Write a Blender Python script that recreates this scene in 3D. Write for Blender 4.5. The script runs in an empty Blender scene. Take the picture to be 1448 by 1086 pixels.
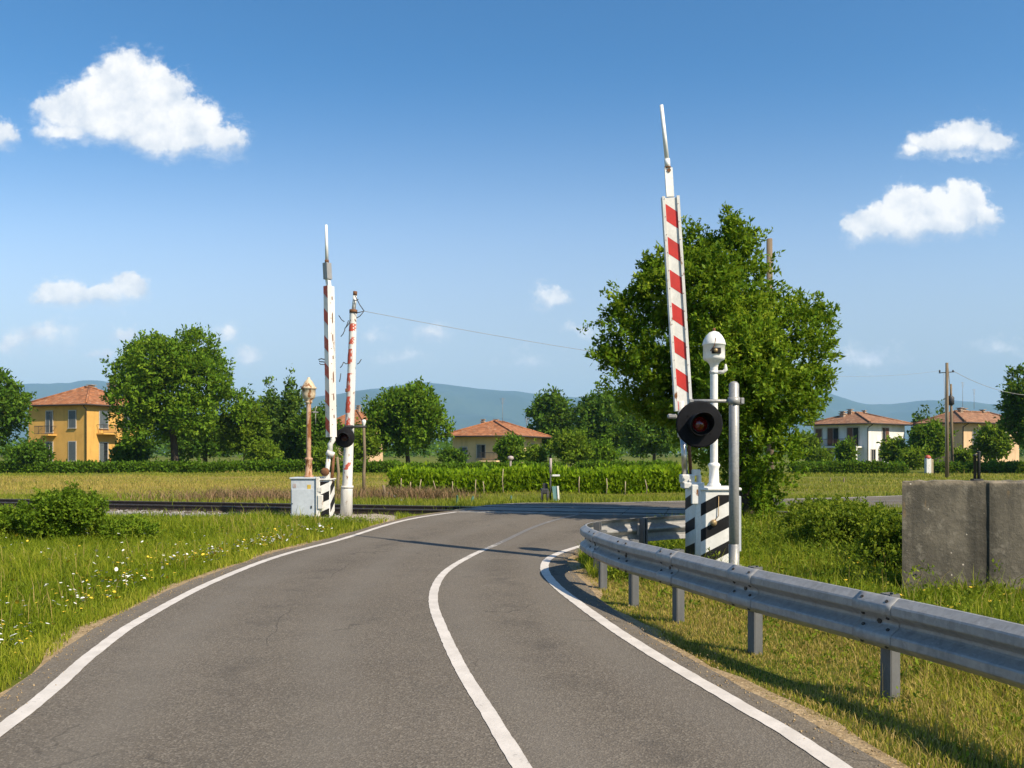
import bpy, math, random
import numpy as np
from mathutils import Vector

random.seed(7)
S = bpy.context.scene
COL = S.collection
PI = math.pi
# ------------------------------------------------------------------ camera frame used for surveying
H, F, YH, CX = 1.75, 1150.0, 640.0, 724.0


def P(px, py, Y):
    """photo pixel at a chosen distance -> world point"""
    return Vector(((px - CX) / F * Y, Y, H - (py - YH) / F * Y))


def smooth(t):
    t = np.clip(t, 0, 1)
    return t * t * (3 - 2 * t)


def snoise(p, freq, seed, n=7):
    """cheap smooth vector noise in -1..1; p is (N,k)"""
    r = np.random.default_rng(seed)
    p = np.asarray(p, float)
    out = np.zeros(len(p))
    for i in range(n):
        d = r.normal(size=p.shape[1])
        d /= np.linalg.norm(d)
        out += np.sin(p @ d * freq * r.uniform(.6, 1.9) + r.uniform(0, 6.28))
    return out / n * 1.6


# ------------------------------------------------------------------ objects
def link(o):
    COL.objects.link(o)
    return o


def tag(o, label=None, cat=None, group=None, kind=None):
    if label: o['label'] = label
    if cat: o['category'] = cat
    if group: o['group'] = group
    if kind: o['kind'] = kind
    return o


def thing(name, label, cat, loc=(0, 0, 0), rz=0, group=None):
    o = link(bpy.data.objects.new(name, None))
    o.location = loc
    o.rotation_euler = (0, 0, rz)
    o.empty_display_size = .2
    return tag(o, label, cat, group)


def wloc(o):
    v = Vector(o.location)
    return v + wloc(o.parent) if o.parent else v


class MB:
    def __init__(s):
        s.v, s.f, s.m, s.sm = [], [], [], []

    def add(s, vs, fs, mi=0, sm=False):
        b = len(s.v)
        s.v += [tuple(v) for v in vs]
        for f in fs:
            s.f.append(tuple(i + b for i in f)); s.m.append(mi); s.sm.append(sm)
        return s

    def box(s, c, d, rz=0, mi=0, bev=0, ry=0):
        """box with centre c and size d, optionally chamfered vertical+top edges"""
        x, y, z = d[0] / 2, d[1] / 2, d[2] / 2
        b = min(bev, x * .9, y * .9, z * .9)
        if b <= 0:
            vs = [(-x, -y, -z), (x, -y, -z), (x, y, -z), (-x, y, -z), (-x, -y, z), (x, -y, z), (x, y, z), (-x, y, z)]
            fs = [(0, 3, 2, 1), (4, 5, 6, 7), (0, 1, 5, 4), (1, 2, 6, 5), (2, 3, 7, 6), (3, 0, 4, 7)]
        else:
            vs = []
            for (zz, ins) in ((-z, b), (-z + b, 0), (z - b, 0), (z, b)):
                xx, yy = x - ins, y - ins
                for (a, c2) in ((-xx + (b if not ins else 0), -yy), (xx - (b if not ins else 0), -yy), (xx, -yy + (b if not ins else 0)), (xx, yy - (b if not ins else 0)),
                                (xx - (b if not ins else 0), yy), (-xx + (b if not ins else 0), yy), (-xx, yy - (b if not ins else 0)), (-xx, -yy + (b if not ins else 0))):
                    vs.append((a, c2, zz))
            # inset rings collapse to a square with doubled corners: nudge them apart
            fs = [tuple(range(7, -1, -1)), tuple(range(24, 32))]
            for r in range(3):
                for k in range(8):
                    k2 = (k + 1) % 8
                    fs.append((r * 8 + k, r * 8 + k2, r * 8 + 8 + k2, r * 8 + 8 + k))
            vs = [(a * (1 if True else 1), c2, zz) for a, c2, zz in vs]
        cr, sr = math.cos(rz), math.sin(rz)
        cy, sy = math.cos(ry), math.sin(ry)
        out = []
        for a, c2, e in vs:
            a, e = a * cy + e * sy, -a * sy + e * cy
            out.append((c[0] + a * cr - c2 * sr, c[1] + a * sr + c2 * cr, c[2] + e))
        return s.add(out, fs, mi)

    def tube(s, pts, rad, n=10, mi=0, cap=True, sm=True):
        pts = [Vector(p) for p in pts]
        if not hasattr(rad, '__len__'): rad = [rad] * len(pts)
        rings, fs = [], []
        ref = None
        for i, p in enumerate(pts):
            t = (pts[min(i + 1, len(pts) - 1)] - pts[max(i - 1, 0)]).normalized()
            if ref is None:
                ref = Vector((0, 0, 1)) if abs(t.z) < .9 else Vector((1, 0, 0))
            a = t.cross(ref).normalized(); b = a.cross(t).normalized(); ref = b
            for k in range(n):
                an = 2 * PI * k / n
                rings.append(p + (a * math.cos(an) + b * math.sin(an)) * rad[i])
        for i in range(len(pts) - 1):
            for k in range(n):
                k2 = (k + 1) % n
                fs.append((i * n + k, i * n + k2, (i + 1) * n + k2, (i + 1) * n + k))
        s.add(rings, fs, mi, sm)
        if cap:
            s.add(rings[:n], [tuple(range(n))], mi); s.add(rings[-n:], [tuple(range(n - 1, -1, -1))], mi)
        return s

    def lathe(s, prof, c=(0, 0, 0), n=24, mi=0, axis='z', sm=True):
        """prof = [(r, h)], revolved round z (or y: h runs along -y, towards the camera)"""
        vs, fs = [], []
        for r, h in prof:
            r = max(r, 1e-4)
            for k in range(n):
                a = 2 * PI * k / n
                if axis == 'z': vs.append((c[0] + r * math.cos(a), c[1] + r * math.sin(a), c[2] + h))
                else: vs.append((c[0] + r * math.cos(a), c[1] - h, c[2] + r * math.sin(a)))
        for i in range(len(prof) - 1):
            for k in range(n):
                k2 = (k + 1) % n
                fs.append((i * n + k, i * n + k2, (i + 1) * n + k2, (i + 1) * n + k))
        return s.add(vs, fs, mi, sm)

    def sweep(s, path, prof, mi=0, sm=False, closed=True, caps=True):
        """prof = [(side, up)] polygon carried along a ground path of (x,y,z)"""
        path = [Vector(p) for p in path]
        n = len(prof); vs, fs = [], []
        for i, p in enumerate(path):
            t = path[min(i + 1, len(path) - 1)] - path[max(i - 1, 0)]
            t.z = 0; t.normalize()
            side = Vector((t.y, -t.x, 0))
            for a, b in prof: vs.append(p + side * a + Vector((0, 0, b)))
        for i in range(len(path) - 1):
            for k in range(n if closed else n - 1):
                k2 = (k + 1) % n
                fs.append((i * n + k, (i + 1) * n + k, (i + 1) * n + k2, i * n + k2))
        s.add(vs, fs, mi, sm)
        if caps and closed:
            s.add(vs[:n], [tuple(range(n))], mi); s.add(vs[-n:], [tuple(range(n - 1, -1, -1))], mi)
        return s

    def build(s, name, mats, parent=None, local=False):
        me = bpy.data.meshes.new(name)
        off = Vector((0, 0, 0)) if (local or parent is None) else wloc(parent)
        me.from_pydata([(v[0] - off.x, v[1] - off.y, v[2] - off.z) for v in s.v], [], s.f)
        if not isinstance(mats, (list, tuple)): mats = [mats]
        for m in mats: me.materials.append(m)
        me.polygons.foreach_set('material_index', s.m)
        me.polygons.foreach_set('use_smooth', s.sm)
        me.update()
        import bmesh
        bm = bmesh.new(); bm.from_mesh(me)
        bmesh.ops.remove_doubles(bm, verts=bm.verts, dist=1e-5)
        bmesh.ops.recalc_face_normals(bm, faces=bm.faces)
        bm.to_mesh(me); bm.free()
        o = link(bpy.data.objects.new(name, me))
        if parent: o.parent = parent
        return o


def np_mesh(name, V, loops, starts, mat, parent=None, tint=None, smooth_=False):
    me = bpy.data.meshes.new(name)
    V = np.asarray(V, np.float32)
    if parent is not None:
        V = V - np.array(wloc(parent), np.float32)
    me.vertices.add(len(V)); me.vertices.foreach_set('co', V.ravel())
    me.loops.add(len(loops)); me.loops.foreach_set('vertex_index', np.asarray(loops, np.int32))
    me.polygons.add(len(starts)); me.polygons.foreach_set('loop_start', np.asarray(starts, np.int32))
    if tint is not None:
        a = me.attributes.new('tint', 'FLOAT', 'FACE'); a.data.foreach_set('value', np.asarray(tint, np.float32))
    me.update(calc_edges=True); me.validate()
    if smooth_: me.polygons.foreach_set('use_smooth', np.ones(len(starts), bool))
    me.materials.append(mat)
    o = link(bpy.data.objects.new(name, me))
    if parent is not None: o.parent = parent
    return o


# ------------------------------------------------------------------ materials
class NT:
    def __init__(s, tree):
        s.t = tree; s.n = tree.nodes; s.l = tree.links

    def node(s, typ, **kw):
        n = s.n.new(typ)
        for k, v in kw.items():
            setattr(n, k, v)
        return n

    def put(s, sock, v):
        if isinstance(v, bpy.types.NodeSocket): s.l.new(v, sock)
        else: sock.default_value = v

    def math(s, op, a, b=0.0, c=None, clamp=False):
        n = s.node('ShaderNodeMath', operation=op, use_clamp=clamp)
        s.put(n.inputs[0], a); s.put(n.inputs[1], b)
        if c is not None: s.put(n.inputs[2], c)
        return n.outputs[0]

    def mix(s, f, a, b, blend='MIX'):
        n = s.node('ShaderNodeMix', data_type='RGBA', blend_type=blend)
        s.put(n.inputs[0], f); s.put(n.inputs[6], col4(a)); s.put(n.inputs[7], col4(b))
        return n.outputs[2]

    def noise(s, vec, scale, detail=4, rough=.55, dist=0):
        n = s.node('ShaderNodeTexNoise')
        if vec is not None: s.l.new(vec, n.inputs['Vector'])
        n.inputs['Scale'].default_value = scale; n.inputs['Detail'].default_value = detail
        n.inputs['Roughness'].default_value = rough; n.inputs['Distortion'].default_value = dist
        return n.outputs[0]

    def voronoi(s, vec, scale, out=0, feature='F1'):
        n = s.node('ShaderNodeTexVoronoi', feature=feature)
        if vec is not None: s.l.new(vec, n.inputs['Vector'])
        n.inputs['Scale'].default_value = scale
        return n.outputs[out]

    def ramp(s, f, stops):
        n = s.node('ShaderNodeValToRGB')
        e = n.color_ramp.elements
        while len(e) > 1: e.remove(e[-1])
        e[0].position = stops[0][0]; e[0].color = col4(stops[0][1])
        for p, c in stops[1:]:
            k = e.new(p); k.color = col4(c)
        s.put(n.inputs[0], f)
        return n.outputs[0]

    def rng(s, f, a, b, c=0.0, d=1.0):
        n = s.node('ShaderNodeMapRange', interpolation_type='SMOOTHSTEP')
        s.put(n.inputs[0], f); n.inputs[1].default_value = a; n.inputs[2].default_value = b
        n.inputs[3].default_value = c; n.inputs[4].default_value = d
        return n.outputs[0]

    def mapping(s, vec, scale=(1, 1, 1), rot=(0, 0, 0)):
        n = s.node('ShaderNodeMapping')
        s.l.new(vec, n.inputs[0]); n.inputs['Scale'].default_value = scale; n.inputs['Rotation'].default_value = rot
        return n.outputs[0]

    def bump(s, h, strength=.3, dist=.01):
        n = s.node('ShaderNodeBump'); n.inputs['Strength'].default_value = strength; n.inputs['Distance'].default_value = dist
        s.l.new(h, n.inputs['Height'])
        return n.outputs[0]


def col4(c):
    if isinstance(c, (tuple, list)):
        return tuple(c) + (1.0,) if len(c) == 3 else tuple(c)
    if isinstance(c, (int, float)):
        return (c, c, c, 1.0)
    return c


def newmat(name):
    m = bpy.data.materials.new(name); m.use_nodes = True
    t = NT(m.node_tree)
    b = t.n['Principled BSDF']
    co = t.node('ShaderNodeTexCoord')
    geo = t.node('ShaderNodeNewGeometry')
    return m, t, b, co.outputs['Object'], geo.outputs['Position']


def m_basic(name, c1, c2, scale=4, rough=.6, metal=0, bump=.1, bscale=60, bdist=.004, rust=None, rust_amt=.62, rust_scale=7, spec=.4, streak=False):
    m, t, b, ob, pos = newmat(name)
    v = t.mapping(pos, (1, 1, .18)) if streak else pos
    f = t.rng(t.noise(v, scale, 5), .32, .68)
    c = t.mix(f, c1, c2)
    c = t.mix(t.rng(t.noise(pos, scale * 6.3, 4), .3, .75, 0, .35), c, tuple(x * .6 for x in c1))
    r = rough
    if rust:
        rf = t.rng(t.noise(t.mapping(pos, (1, 1, .45)), rust_scale, 7, .68), rust_amt, rust_amt + .07)
        rc = t.mix(t.noise(pos, 45, 3), rust, tuple(x * .45 for x in rust))
        c = t.mix(rf, c, rc)
        r = t.math('ADD', t.math('MULTIPLY', rf, .35), rough, clamp=True)
    t.put(b.inputs['Base Color'], c); t.put(b.inputs['Roughness'], r)
    b.inputs['Metallic'].default_value = metal
    b.inputs['Specular IOR Level'].default_value = spec
    if bump: t.l.new(t.bump(t.noise(pos, bscale, 4), bump, bdist), b.inputs['Normal'])
    return m


def m_leaf(name, dark, mid, light, transl=.3, rough=.5):
    m, t, b, ob, pos = newmat(name)
    at = t.node('ShaderNodeAttribute', attribute_name='tint')
    f = t.math('ADD', at.outputs['Fac'], t.math('MULTIPLY', t.math('SUBTRACT', t.noise(pos, .9, 2), .5), .5))
    c = t.ramp(f, [(.05, dark), (.5, mid), (.95, light)])
    t.put(b.inputs['Base Color'], c); b.inputs['Roughness'].default_value = rough
    b.inputs['Specular IOR Level'].default_value = .06
    tr = t.node('ShaderNodeBsdfTranslucent')
    t.put(tr.inputs[0], t.mix(.5, c, (.28, .36, .025), 'MIX'))
    mx = t.node('ShaderNodeMixShader'); mx.inputs[0].default_value = transl
    t.l.new(b.outputs[0], mx.inputs[1]); t.l.new(tr.outputs[0], mx.inputs[2])
    t.l.new(mx.outputs[0], t.n['Material Output'].inputs[0])
    return m


def m_asphalt(name='asphalt', k=1.0):
    m, t, b, ob, pos = newmat(name)
    big = t.rng(t.noise(pos, .35, 4), .3, .7)
    c = t.mix(big, (.112 * k, .095 * k, .076 * k), (.140 * k, .120 * k, .097 * k))
    c = t.mix(t.rng(t.noise(pos, 2.3, 5, .6), .42, .75, 0, .45), c, (.088 * k, .078 * k, .066 * k))
    ag = t.voronoi(pos, 85, 1)          # aggregate stones: random grey per cell
    sep = t.node('ShaderNodeSeparateColor'); t.l.new(ag, sep.inputs[0])
    g = sep.outputs[0]
    c = t.mix(t.rng(g, .6, 1.0, 0, .5), c, (.26 * k, .23 * k, .19 * k))
    c = t.mix(t.rng(g, .0, .35, .45, 0), c, (.055 * k, .052 * k, .05 * k))
    c = t.mix(t.rng(t.noise(pos, 30, 3, .7), .4, .7, 0, .35), c, (.165 * k, .146 * k, .122 * k))
    # polished wheel paths and grubby margins follow the carriageway
    ac = t.node('ShaderNodeAttribute', attribute_name='across').outputs['Fac']
    for pos_k in (.17, .43, .68, .90):
        dk = t.math('ABSOLUTE', t.math('SUBTRACT', ac, pos_k))
        c = t.mix(t.math('MULTIPLY', t.rng(dk, .0, .085, .42, 0), t.rng(t.noise(pos, .8, 4), .25, .6, .35, 1)), c, (.165 * k, .148 * k, .126 * k))
    for pos_k in (.30, .79):
        dk = t.math('ABSOLUTE', t.math('SUBTRACT', ac, pos_k))
        c = t.mix(t.math('MULTIPLY', t.rng(dk, .0, .06, .5, 0), t.rng(t.noise(pos, 1.9, 5, .65), .45, .7)), c, (.062 * k, .056 * k, .05 * k))
    mar = t.math('MULTIPLY', t.rng(t.math('ABSOLUTE', t.math('SUBTRACT', ac, .5)), .44, .5, 0, .6), t.rng(t.noise(pos, 4, 5, .7), .35, .65))
    c = t.mix(mar, c, (.20 * k, .165 * k, .12 * k))
    seam = t.math('ABSOLUTE', t.math('SUBTRACT', ac, t.math('MULTIPLY_ADD', t.math('SUBTRACT', t.noise(pos, .55, 5, .6), .5), .10, .335)))
    c = t.mix(t.math('MULTIPLY', t.rng(seam, .0008, .0020, .40, 0), t.rng(t.noise(pos, .33, 2), .47, .52)), c, (.035, .032, .029))
    spot = t.math('MULTIPLY', t.rng(t.voronoi(pos, 1.1, 0), .03, .16, 1, 0), t.rng(t.noise(pos, .6, 3), .5, .6))
    c = t.mix(t.math('MULTIPLY', spot, .25), c, (.05, .046, .042))
    # hairline cracks
    w = t.noise(pos, .7, 4, .6)
    wp = t.node('ShaderNodeVectorMath', operation='MULTIPLY_ADD')
    nn = t.node('ShaderNodeTexNoise'); t.l.new(pos, nn.inputs['Vector']); nn.inputs['Scale'].default_value = 1.6; nn.inputs['Detail'].default_value = 5
    t.l.new(nn.outputs[1], wp.inputs[0]); wp.inputs[1].default_value = (.9, .9, .9); t.l.new(pos, wp.inputs[2])
    edge = t.voronoi(wp.outputs[0], .33, 0, 'DISTANCE_TO_EDGE')
    cr = t.math('MULTIPLY', t.rng(edge, .0, .009, 1, 0), t.rng(w, .54, .60))
    c = t.mix(t.math('MULTIPLY', cr, .42), c, (.035, .033, .03))
    t.put(b.inputs['Base Color'], c)
    b.inputs['Roughness'].default_value = .92; b.inputs['Specular IOR Level'].default_value = .08
    h = t.math('ADD', t.voronoi(pos, 85, 0), t.math('MULTIPLY', t.noise(pos, 40, 3), .8))
    t.l.new(t.bump(h, .55, .006), b.inputs['Normal'])
    return m


def m_paint(name):
    m, t, b, ob, pos = newmat(name)
    uv = t.node('ShaderNodeAttribute', attribute_name='wear')
    c = t.mix(t.rng(t.noise(pos, 5, 4), .3, .7), (.60, .55, .495), (.50, .455, .405))
    c = t.mix(t.rng(t.noise(pos, 38, 4, .7), .5, .72, 0, .55), c, (.40, .385, .36))
    wv = t.math('ADD', t.noise(pos, 13, 7, .75), t.math('MULTIPLY', t.math('SUBTRACT', t.noise(pos, 1.7, 3), .5), .35))
    w = t.math('ADD', wv, uv.outputs['Fac'])
    f = t.rng(w, .70, .80)
    c = t.mix(f, c, (.15, .14, .13))
    t.put(b.inputs['Base Color'], c); b.inputs['Roughness'].default_value = .7; b.inputs['Specular IOR Level'].default_value = .3
    t.l.new(t.bump(t.noise(pos, 70, 4), .4, .004), b.inputs['Normal'])
    return m


def m_ground():
    m, t, b, ob, pos = newmat('meadow')
    sx = t.node('ShaderNodeSeparateXYZ'); t.l.new(pos, sx.inputs[0])
    st = t.mapping(pos, (.25, 1, 1))
    n1 = t.noise(st, .16, 5, .6); n2 = t.noise(pos, .9, 5, .65); n3 = t.noise(pos, 14, 4, .7)
    green = t.mix(t.rng(n2, .3, .7), (.085, .105, .012), (.15, .165, .025))
    dry = t.mix(t.rng(n2, .35, .7), (.33, .235, .075), (.24, .19, .055))
    # mown hay in the middle of the far field, greener towards hedge and railway; greener right of the road
    band = t.math('MULTIPLY', t.rng(sx.outputs[1], 31, 37), t.rng(sx.outputs[1], 58, 68, 1, 0))
    leftw = t.rng(sx.outputs[0], 2, 16, .85, .25)
    f = t.math('MULTIPLY', t.math('MULTIPLY', band, leftw), t.rng(n1, .28, .55))
    c = t.mix(f, green, dry)
    c = t.mix(t.rng(n3, .45, .75, 0, .6), c, (.055, .06, .014))
    t.put(b.inputs['Base Color'], c); b.inputs['Roughness'].default_value = .9; b.inputs['Specular IOR Level'].default_value = .1
    t.l.new(t.bump(t.noise(pos, 9, 6, .7), .8, .06), b.inputs['Normal'])
    return m


def m_soil(name, c1, c2):
    m, t, b, ob, pos = newmat(name)
    c = t.mix(t.rng(t.noise(pos, 6, 6, .7), .35, .65), c1, c2)
    g = t.voronoi(pos, 55, 1); sep = t.node('ShaderNodeSeparateColor'); t.l.new(g, sep.inputs[0])
    c = t.mix(t.rng(sep.outputs[0], .7, 1, 0, .6), c, tuple(min(1, x * 1.7) for x in c2))
    t.put(b.inputs['Base Color'], c); b.inputs['Roughness'].default_value = .95; b.inputs['Specular IOR Level'].default_value = .1
    t.l.new(t.bump(t.noise(pos, 40, 5), .8, .02), b.inputs['Normal'])
    return m


def m_roof(name, c1, c2):
    m, t, b, ob, pos = newmat(name)
    cell = t.voronoi(t.mapping(ob, (1, 1, 1.6)), 2.9, 1)
    sep = t.node('ShaderNodeSeparateColor'); t.l.new(cell, sep.inputs[0])
    c = t.mix(sep.outputs[0], c1, c2)
    c = t.mix(t.rng(t.noise(ob, 1.5, 6, .7), .42, .66, 0, .8), c, tuple(x * .42 for x in c1))
    c = t.mix(t.rng(t.noise(ob, 2.6, 4, .65), .54, .7, 0, .6), c, (.42, .31, .21))
    sz = t.node('ShaderNodeSeparateXYZ'); t.l.new(ob, sz.inputs[0])
    rows = t.math('FRACT', t.math('MULTIPLY', sz.outputs[2], 7.5))
    t.put(b.inputs['Base Color'], c); b.inputs['Roughness'].default_value = .9; b.inputs['Specular IOR Level'].default_value = .15
    t.l.new(t.bump(t.math('ADD', rows, t.noise(ob, 6, 3)), .6, .05), b.inputs['Normal'])
    return m


def m_plaster(name, c1, dirt=.5):
    m, t, b, ob, pos = newmat(name)
    c = t.mix(t.rng(t.noise(ob, .6, 5, .6), .35, .7), c1, tuple(x * .84 for x in c1))
    st = t.noise(t.mapping(ob, (1, 1, .12)), 1.6, 5, .65)
    c = t.mix(t.rng(st, .52, .75, 0, dirt), c, tuple(x * .55 for x in c1))
    t.put(b.inputs['Base Color'], c); b.inputs['Roughness'].default_value = .9; b.inputs['Specular IOR Level'].default_value = .1
    t.l.new(t.bump(t.noise(ob, 8, 4), .15, .02), b.inputs['Normal'])
    return m


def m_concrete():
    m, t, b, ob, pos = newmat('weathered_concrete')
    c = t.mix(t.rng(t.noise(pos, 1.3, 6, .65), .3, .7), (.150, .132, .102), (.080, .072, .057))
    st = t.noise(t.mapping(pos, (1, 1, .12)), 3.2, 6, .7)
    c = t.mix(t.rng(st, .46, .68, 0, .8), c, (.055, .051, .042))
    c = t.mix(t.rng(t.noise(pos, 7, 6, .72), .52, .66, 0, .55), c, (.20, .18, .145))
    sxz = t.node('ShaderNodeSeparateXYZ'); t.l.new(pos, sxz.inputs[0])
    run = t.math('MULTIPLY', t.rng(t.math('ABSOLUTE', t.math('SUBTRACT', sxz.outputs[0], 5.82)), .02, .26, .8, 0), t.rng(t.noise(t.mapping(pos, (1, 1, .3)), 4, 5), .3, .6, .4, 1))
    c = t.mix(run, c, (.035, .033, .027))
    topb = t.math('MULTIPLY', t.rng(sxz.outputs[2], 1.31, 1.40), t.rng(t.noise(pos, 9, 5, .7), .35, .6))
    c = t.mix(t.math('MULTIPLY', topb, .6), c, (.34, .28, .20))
    # pale spalled chips
    ch = t.math('MULTIPLY', t.rng(t.voronoi(pos, 8, 0), .06, .12, 1, 0), t.rng(t.noise(pos, 3.1, 3), .50, .55))
    c = t.mix(ch, c, (.52, .46, .38))
    c = t.mix(t.rng(t.noise(t.mapping(pos, (1, 1, .25)), 6, 4), .64, .72, 0, .6), c, (.20, .13, .06))
    t.put(b.inputs['Base Color'], c); b.inputs['Roughness'].default_value = .92; b.inputs['Specular IOR Level'].default_value = .15
    h = t.math('SUBTRACT', t.noise(pos, 14, 7, .7), t.math('MULTIPLY', ch, .5))
    t.l.new(t.bump(h, .6, .03), b.inputs['Normal'])
    return m


def m_galv(name='galvanised_steel'):
    m, t, b, ob, pos = newmat(name)
    sp = t.voronoi(pos, 38, 1); sep = t.node('ShaderNodeSeparateColor'); t.l.new(sp, sep.inputs[0])
    c = t.mix(sep.outputs[0], (.265, .258, .248), (.33, .322, .31))
    st = t.noise(t.mapping(pos, (1.5, 1.5, .3)), 5, 6, .7)
    c = t.mix(t.rng(st, .45, .75, 0, .55), c, (.15, .15, .15))
    c = t.mix(t.rng(t.noise(pos, 9, 6, .75), .62, .70, 0, .6), c, (.42, .41, .39))
    rf = t.rng(t.noise(pos, 12, 6, .72), .68, .74, 0, .8)
    c = t.mix(rf, c, (.20, .12, .06))
    t.put(b.inputs['Base Color'], c)
    b.inputs['Metallic'].default_value = .22
    t.put(b.inputs['Roughness'], t.rng(st, .3, .7,    .40, .60))
    t.l.new(t.bump(t.noise(pos, 25, 4), .12, .004), b.inputs['Normal'])
    return m


M = {}
M['asphalt'] = m_asphalt()
M['paint'] = m_paint('road_paint')
M['ground'] = m_ground()
M['soil'] = m_soil('dry_soil', (.24, .17, .09), (.33, .245, .145))
M['dust'] = m_soil('dusty_concrete', (.36, .30, .23), (.28, .24, .19))
M['gravel'] = m_soil('ballast_bed', (.17, .155, .14), (.28, .26, .24))
M['stone'] = m_basic('ballast_stone', (.40, .38, .36), (.22, .20, .185), 8, .9)
M['galv'] = m_galv()
M['galv_shaded'] = m_basic('shaded_galvanised', (.16, .16, .16), (.105, .106, .108), 6, .6, metal=.2, streak=True)  # galvanised steel with the posts' shaded faces put in as darker colour
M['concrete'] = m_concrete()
M['plinth'] = m_basic('pale_concrete', (.36, .34, .30), (.25, .235, .205), 5, .9, bump=.5)
RUST = (.26, .105, .035)
M['white'] = m_basic('white_enamel', (.80, .79, .76), (.70, .69, .66), 3, .45, rust=RUST, rust_amt=.66, streak=True)
M['white_worn'] = m_basic('worn_white_enamel', (.74, .73, .70), (.55, .53, .49), 5, .55, rust=RUST, rust_amt=.60, streak=True)
M['whitesheet'] = m_basic('reflective_white', (.72, .70, .66), (.60, .58, .54), 4, .5, rust=(.3, .2, .12), rust_amt=.72)
M['red'] = m_basic('signal_red', (.56, .028, .018), (.44, .03, .02), 4, .45, rust=(.5, .25, .2), rust_amt=.72, rust_scale=14)
M['red_worn'] = m_basic('faded_red', (.50, .065, .035), (.42, .10, .06), 6, .55, rust=(.6, .5, .45), rust_amt=.58, rust_scale=12)
M['black'] = m_basic('black_paint', (.009, .009, .010), (.016, .016, .017), 5, .6, spec=.2)
M['hoodblack'] = m_basic('matt_black', (.006, .0065, .008), (.010, .010, .012), 6, .8, spec=.15)
M['cabinet'] = m_basic('pale_grey_sheet', (.50, .54, .58), (.43, .46, .50), 2.5, .5, rust=RUST, rust_amt=.70, streak=True)
M['cream_rust'] = m_basic('rusty_cream', (.60, .50, .36), (.50, .38, .24), 5, .6, rust=(.30, .13, .05), rust_amt=.52, rust_scale=6)
M['post_rust'] = m_basic('rusty_post', (.42, .22, .12), (.60, .52, .44), 2.2, .65, rust=(.28, .11, .04), rust_amt=.5, streak=True)
M['rust'] = m_basic('rust', (.20, .085, .035), (.12, .055, .025), 12, .85)
M['steel'] = m_basic('bright_steel', (.55, .54, .52), (.40, .39, .37), 6, .3, metal=.9, rust=RUST, rust_amt=.66)
M['rail'] = m_basic('rail_steel', (.055, .038, .028), (.035, .025, .02), 9, .6, metal=.3)
M['railtop'] = m_basic('rail_head', (.20, .18, .17), (.12, .10, .09), 9, .35, metal=.8)
M['sleeper'] = m_basic('old_sleeper', (.10, .075, .055), (.16, .13, .10), 9, .9)
M['boltm'] = m_basic('dull_bolt', (.045, .038, .032), (.10, .09, .08), 9, .6, metal=.5)
M['wood'] = m_basic('weathered_wood', (.22, .165, .105), (.15, .11, .07), 6, .9, bump=.5, bscale=30, bdist=.01, streak=True)
M['wood_pale'] = m_basic('pale_wood', (.42, .34, .22), (.30, .24, .15), 8, .9, streak=True)
M['bark'] = m_basic('bark', (.085, .062, .042), (.05, .037, .025), 9, .95, bump=.8, bscale=18, bdist=.03, streak=True)
M['wire'] = m_basic('wire', (.30, .29, .29), (.24, .24, .24), 3, .6)
M['green_post'] = m_basic('green_stake', (.05, .13, .08), (.04, .10, .07), 8, .6)
M['panel'] = m_basic('teal_panel', (.16, .30, .29), (.12, .24, .24), 6, .5)
M['darkmetal'] = m_basic('dark_metal', (.03, .03, .033), (.05, .05, .05), 8, .6)
M['brass'] = m_basic('weathered_brass', (.42, .30, .15), (.30, .2, .1), 20, .5, metal=.4)
M['sticker'] = m_basic('label_paper', (.45, .40, .37), (.30, .22, .22), 40, .6)
M['yellowlabel'] = m_basic('yellow_label', (.60, .42, .08), (.5, .34, .06), 40, .6)
M['plaster_yellow'] = m_plaster('ochre_plaster', (.62, .36, .10), .45)
M['plaster_beige'] = m_plaster('beige_plaster', (.66, .49, .27), .5)
M['plaster_white'] = m_plaster('white_plaster', (.70, .68, .64), .55)
M['plaster_peach'] = m_plaster('peach_plaster', (.60, .41, .25), .5)
M['roof_red'] = m_roof('terracotta_tiles', (.40, .165, .075), (.24, .10, .05))
M['roof_old'] = m_roof('old_terracotta_tiles', (.34, .175, .10), (.20, .105, .065))
M['eave'] = m_basic('dark_gutter', (.06, .04, .03), (.05, .035, .03), 5, .6)
M['frame'] = m_basic('window_frame', (.45, .42, .37), (.38, .35, .3), 5, .6)
M['shutter_grey'] = m_basic('grey_shutter', (.10, .12, .13), (.075, .09, .10), 6, .6)
M['shutter_brown'] = m_basic('brown_shutter', (.14, .055, .03), (.10, .045, .025), 6, .6)
M['shutter_blue'] = m_basic('pale_shutter', (.36, .40, .42), (.30, .34, .36), 6, .6)
M['chimney'] = m_basic('chimney_brick', (.30, .19, .12), (.40, .33, .26), 5, .9)


def m_glass():
    m, t, b, ob, pos = newmat('window_glass')
    b.inputs['Base Color'].default_value = (.02, .024, .03, 1); b.inputs['Roughness'].default_value = .08
    b.inputs['Specular IOR Level'].default_value = .6
    return m


def m_lens():
    m, t, b, ob, pos = newmat('red_lens')
    c = t.mix(t.rng(t.voronoi(pos, 60, 0), .1, .5), (.32, .008, .009), (.09, .003, .004))
    t.put(b.inputs['Base Color'], c); b.inputs['Roughness'].default_value = .15
    b.inputs['Coat Weight'].default_value = .6
    return m


def m_flower(name, c):
    m, t, b, ob, pos = newmat(name)
    t.put(b.inputs['Base Color'], t.mix(t.rng(t.noise(pos, 30, 2), .3, .7), c, tuple(x * .8 for x in c)))
    b.inputs['Roughness'].default_value = .7
    return m


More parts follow.
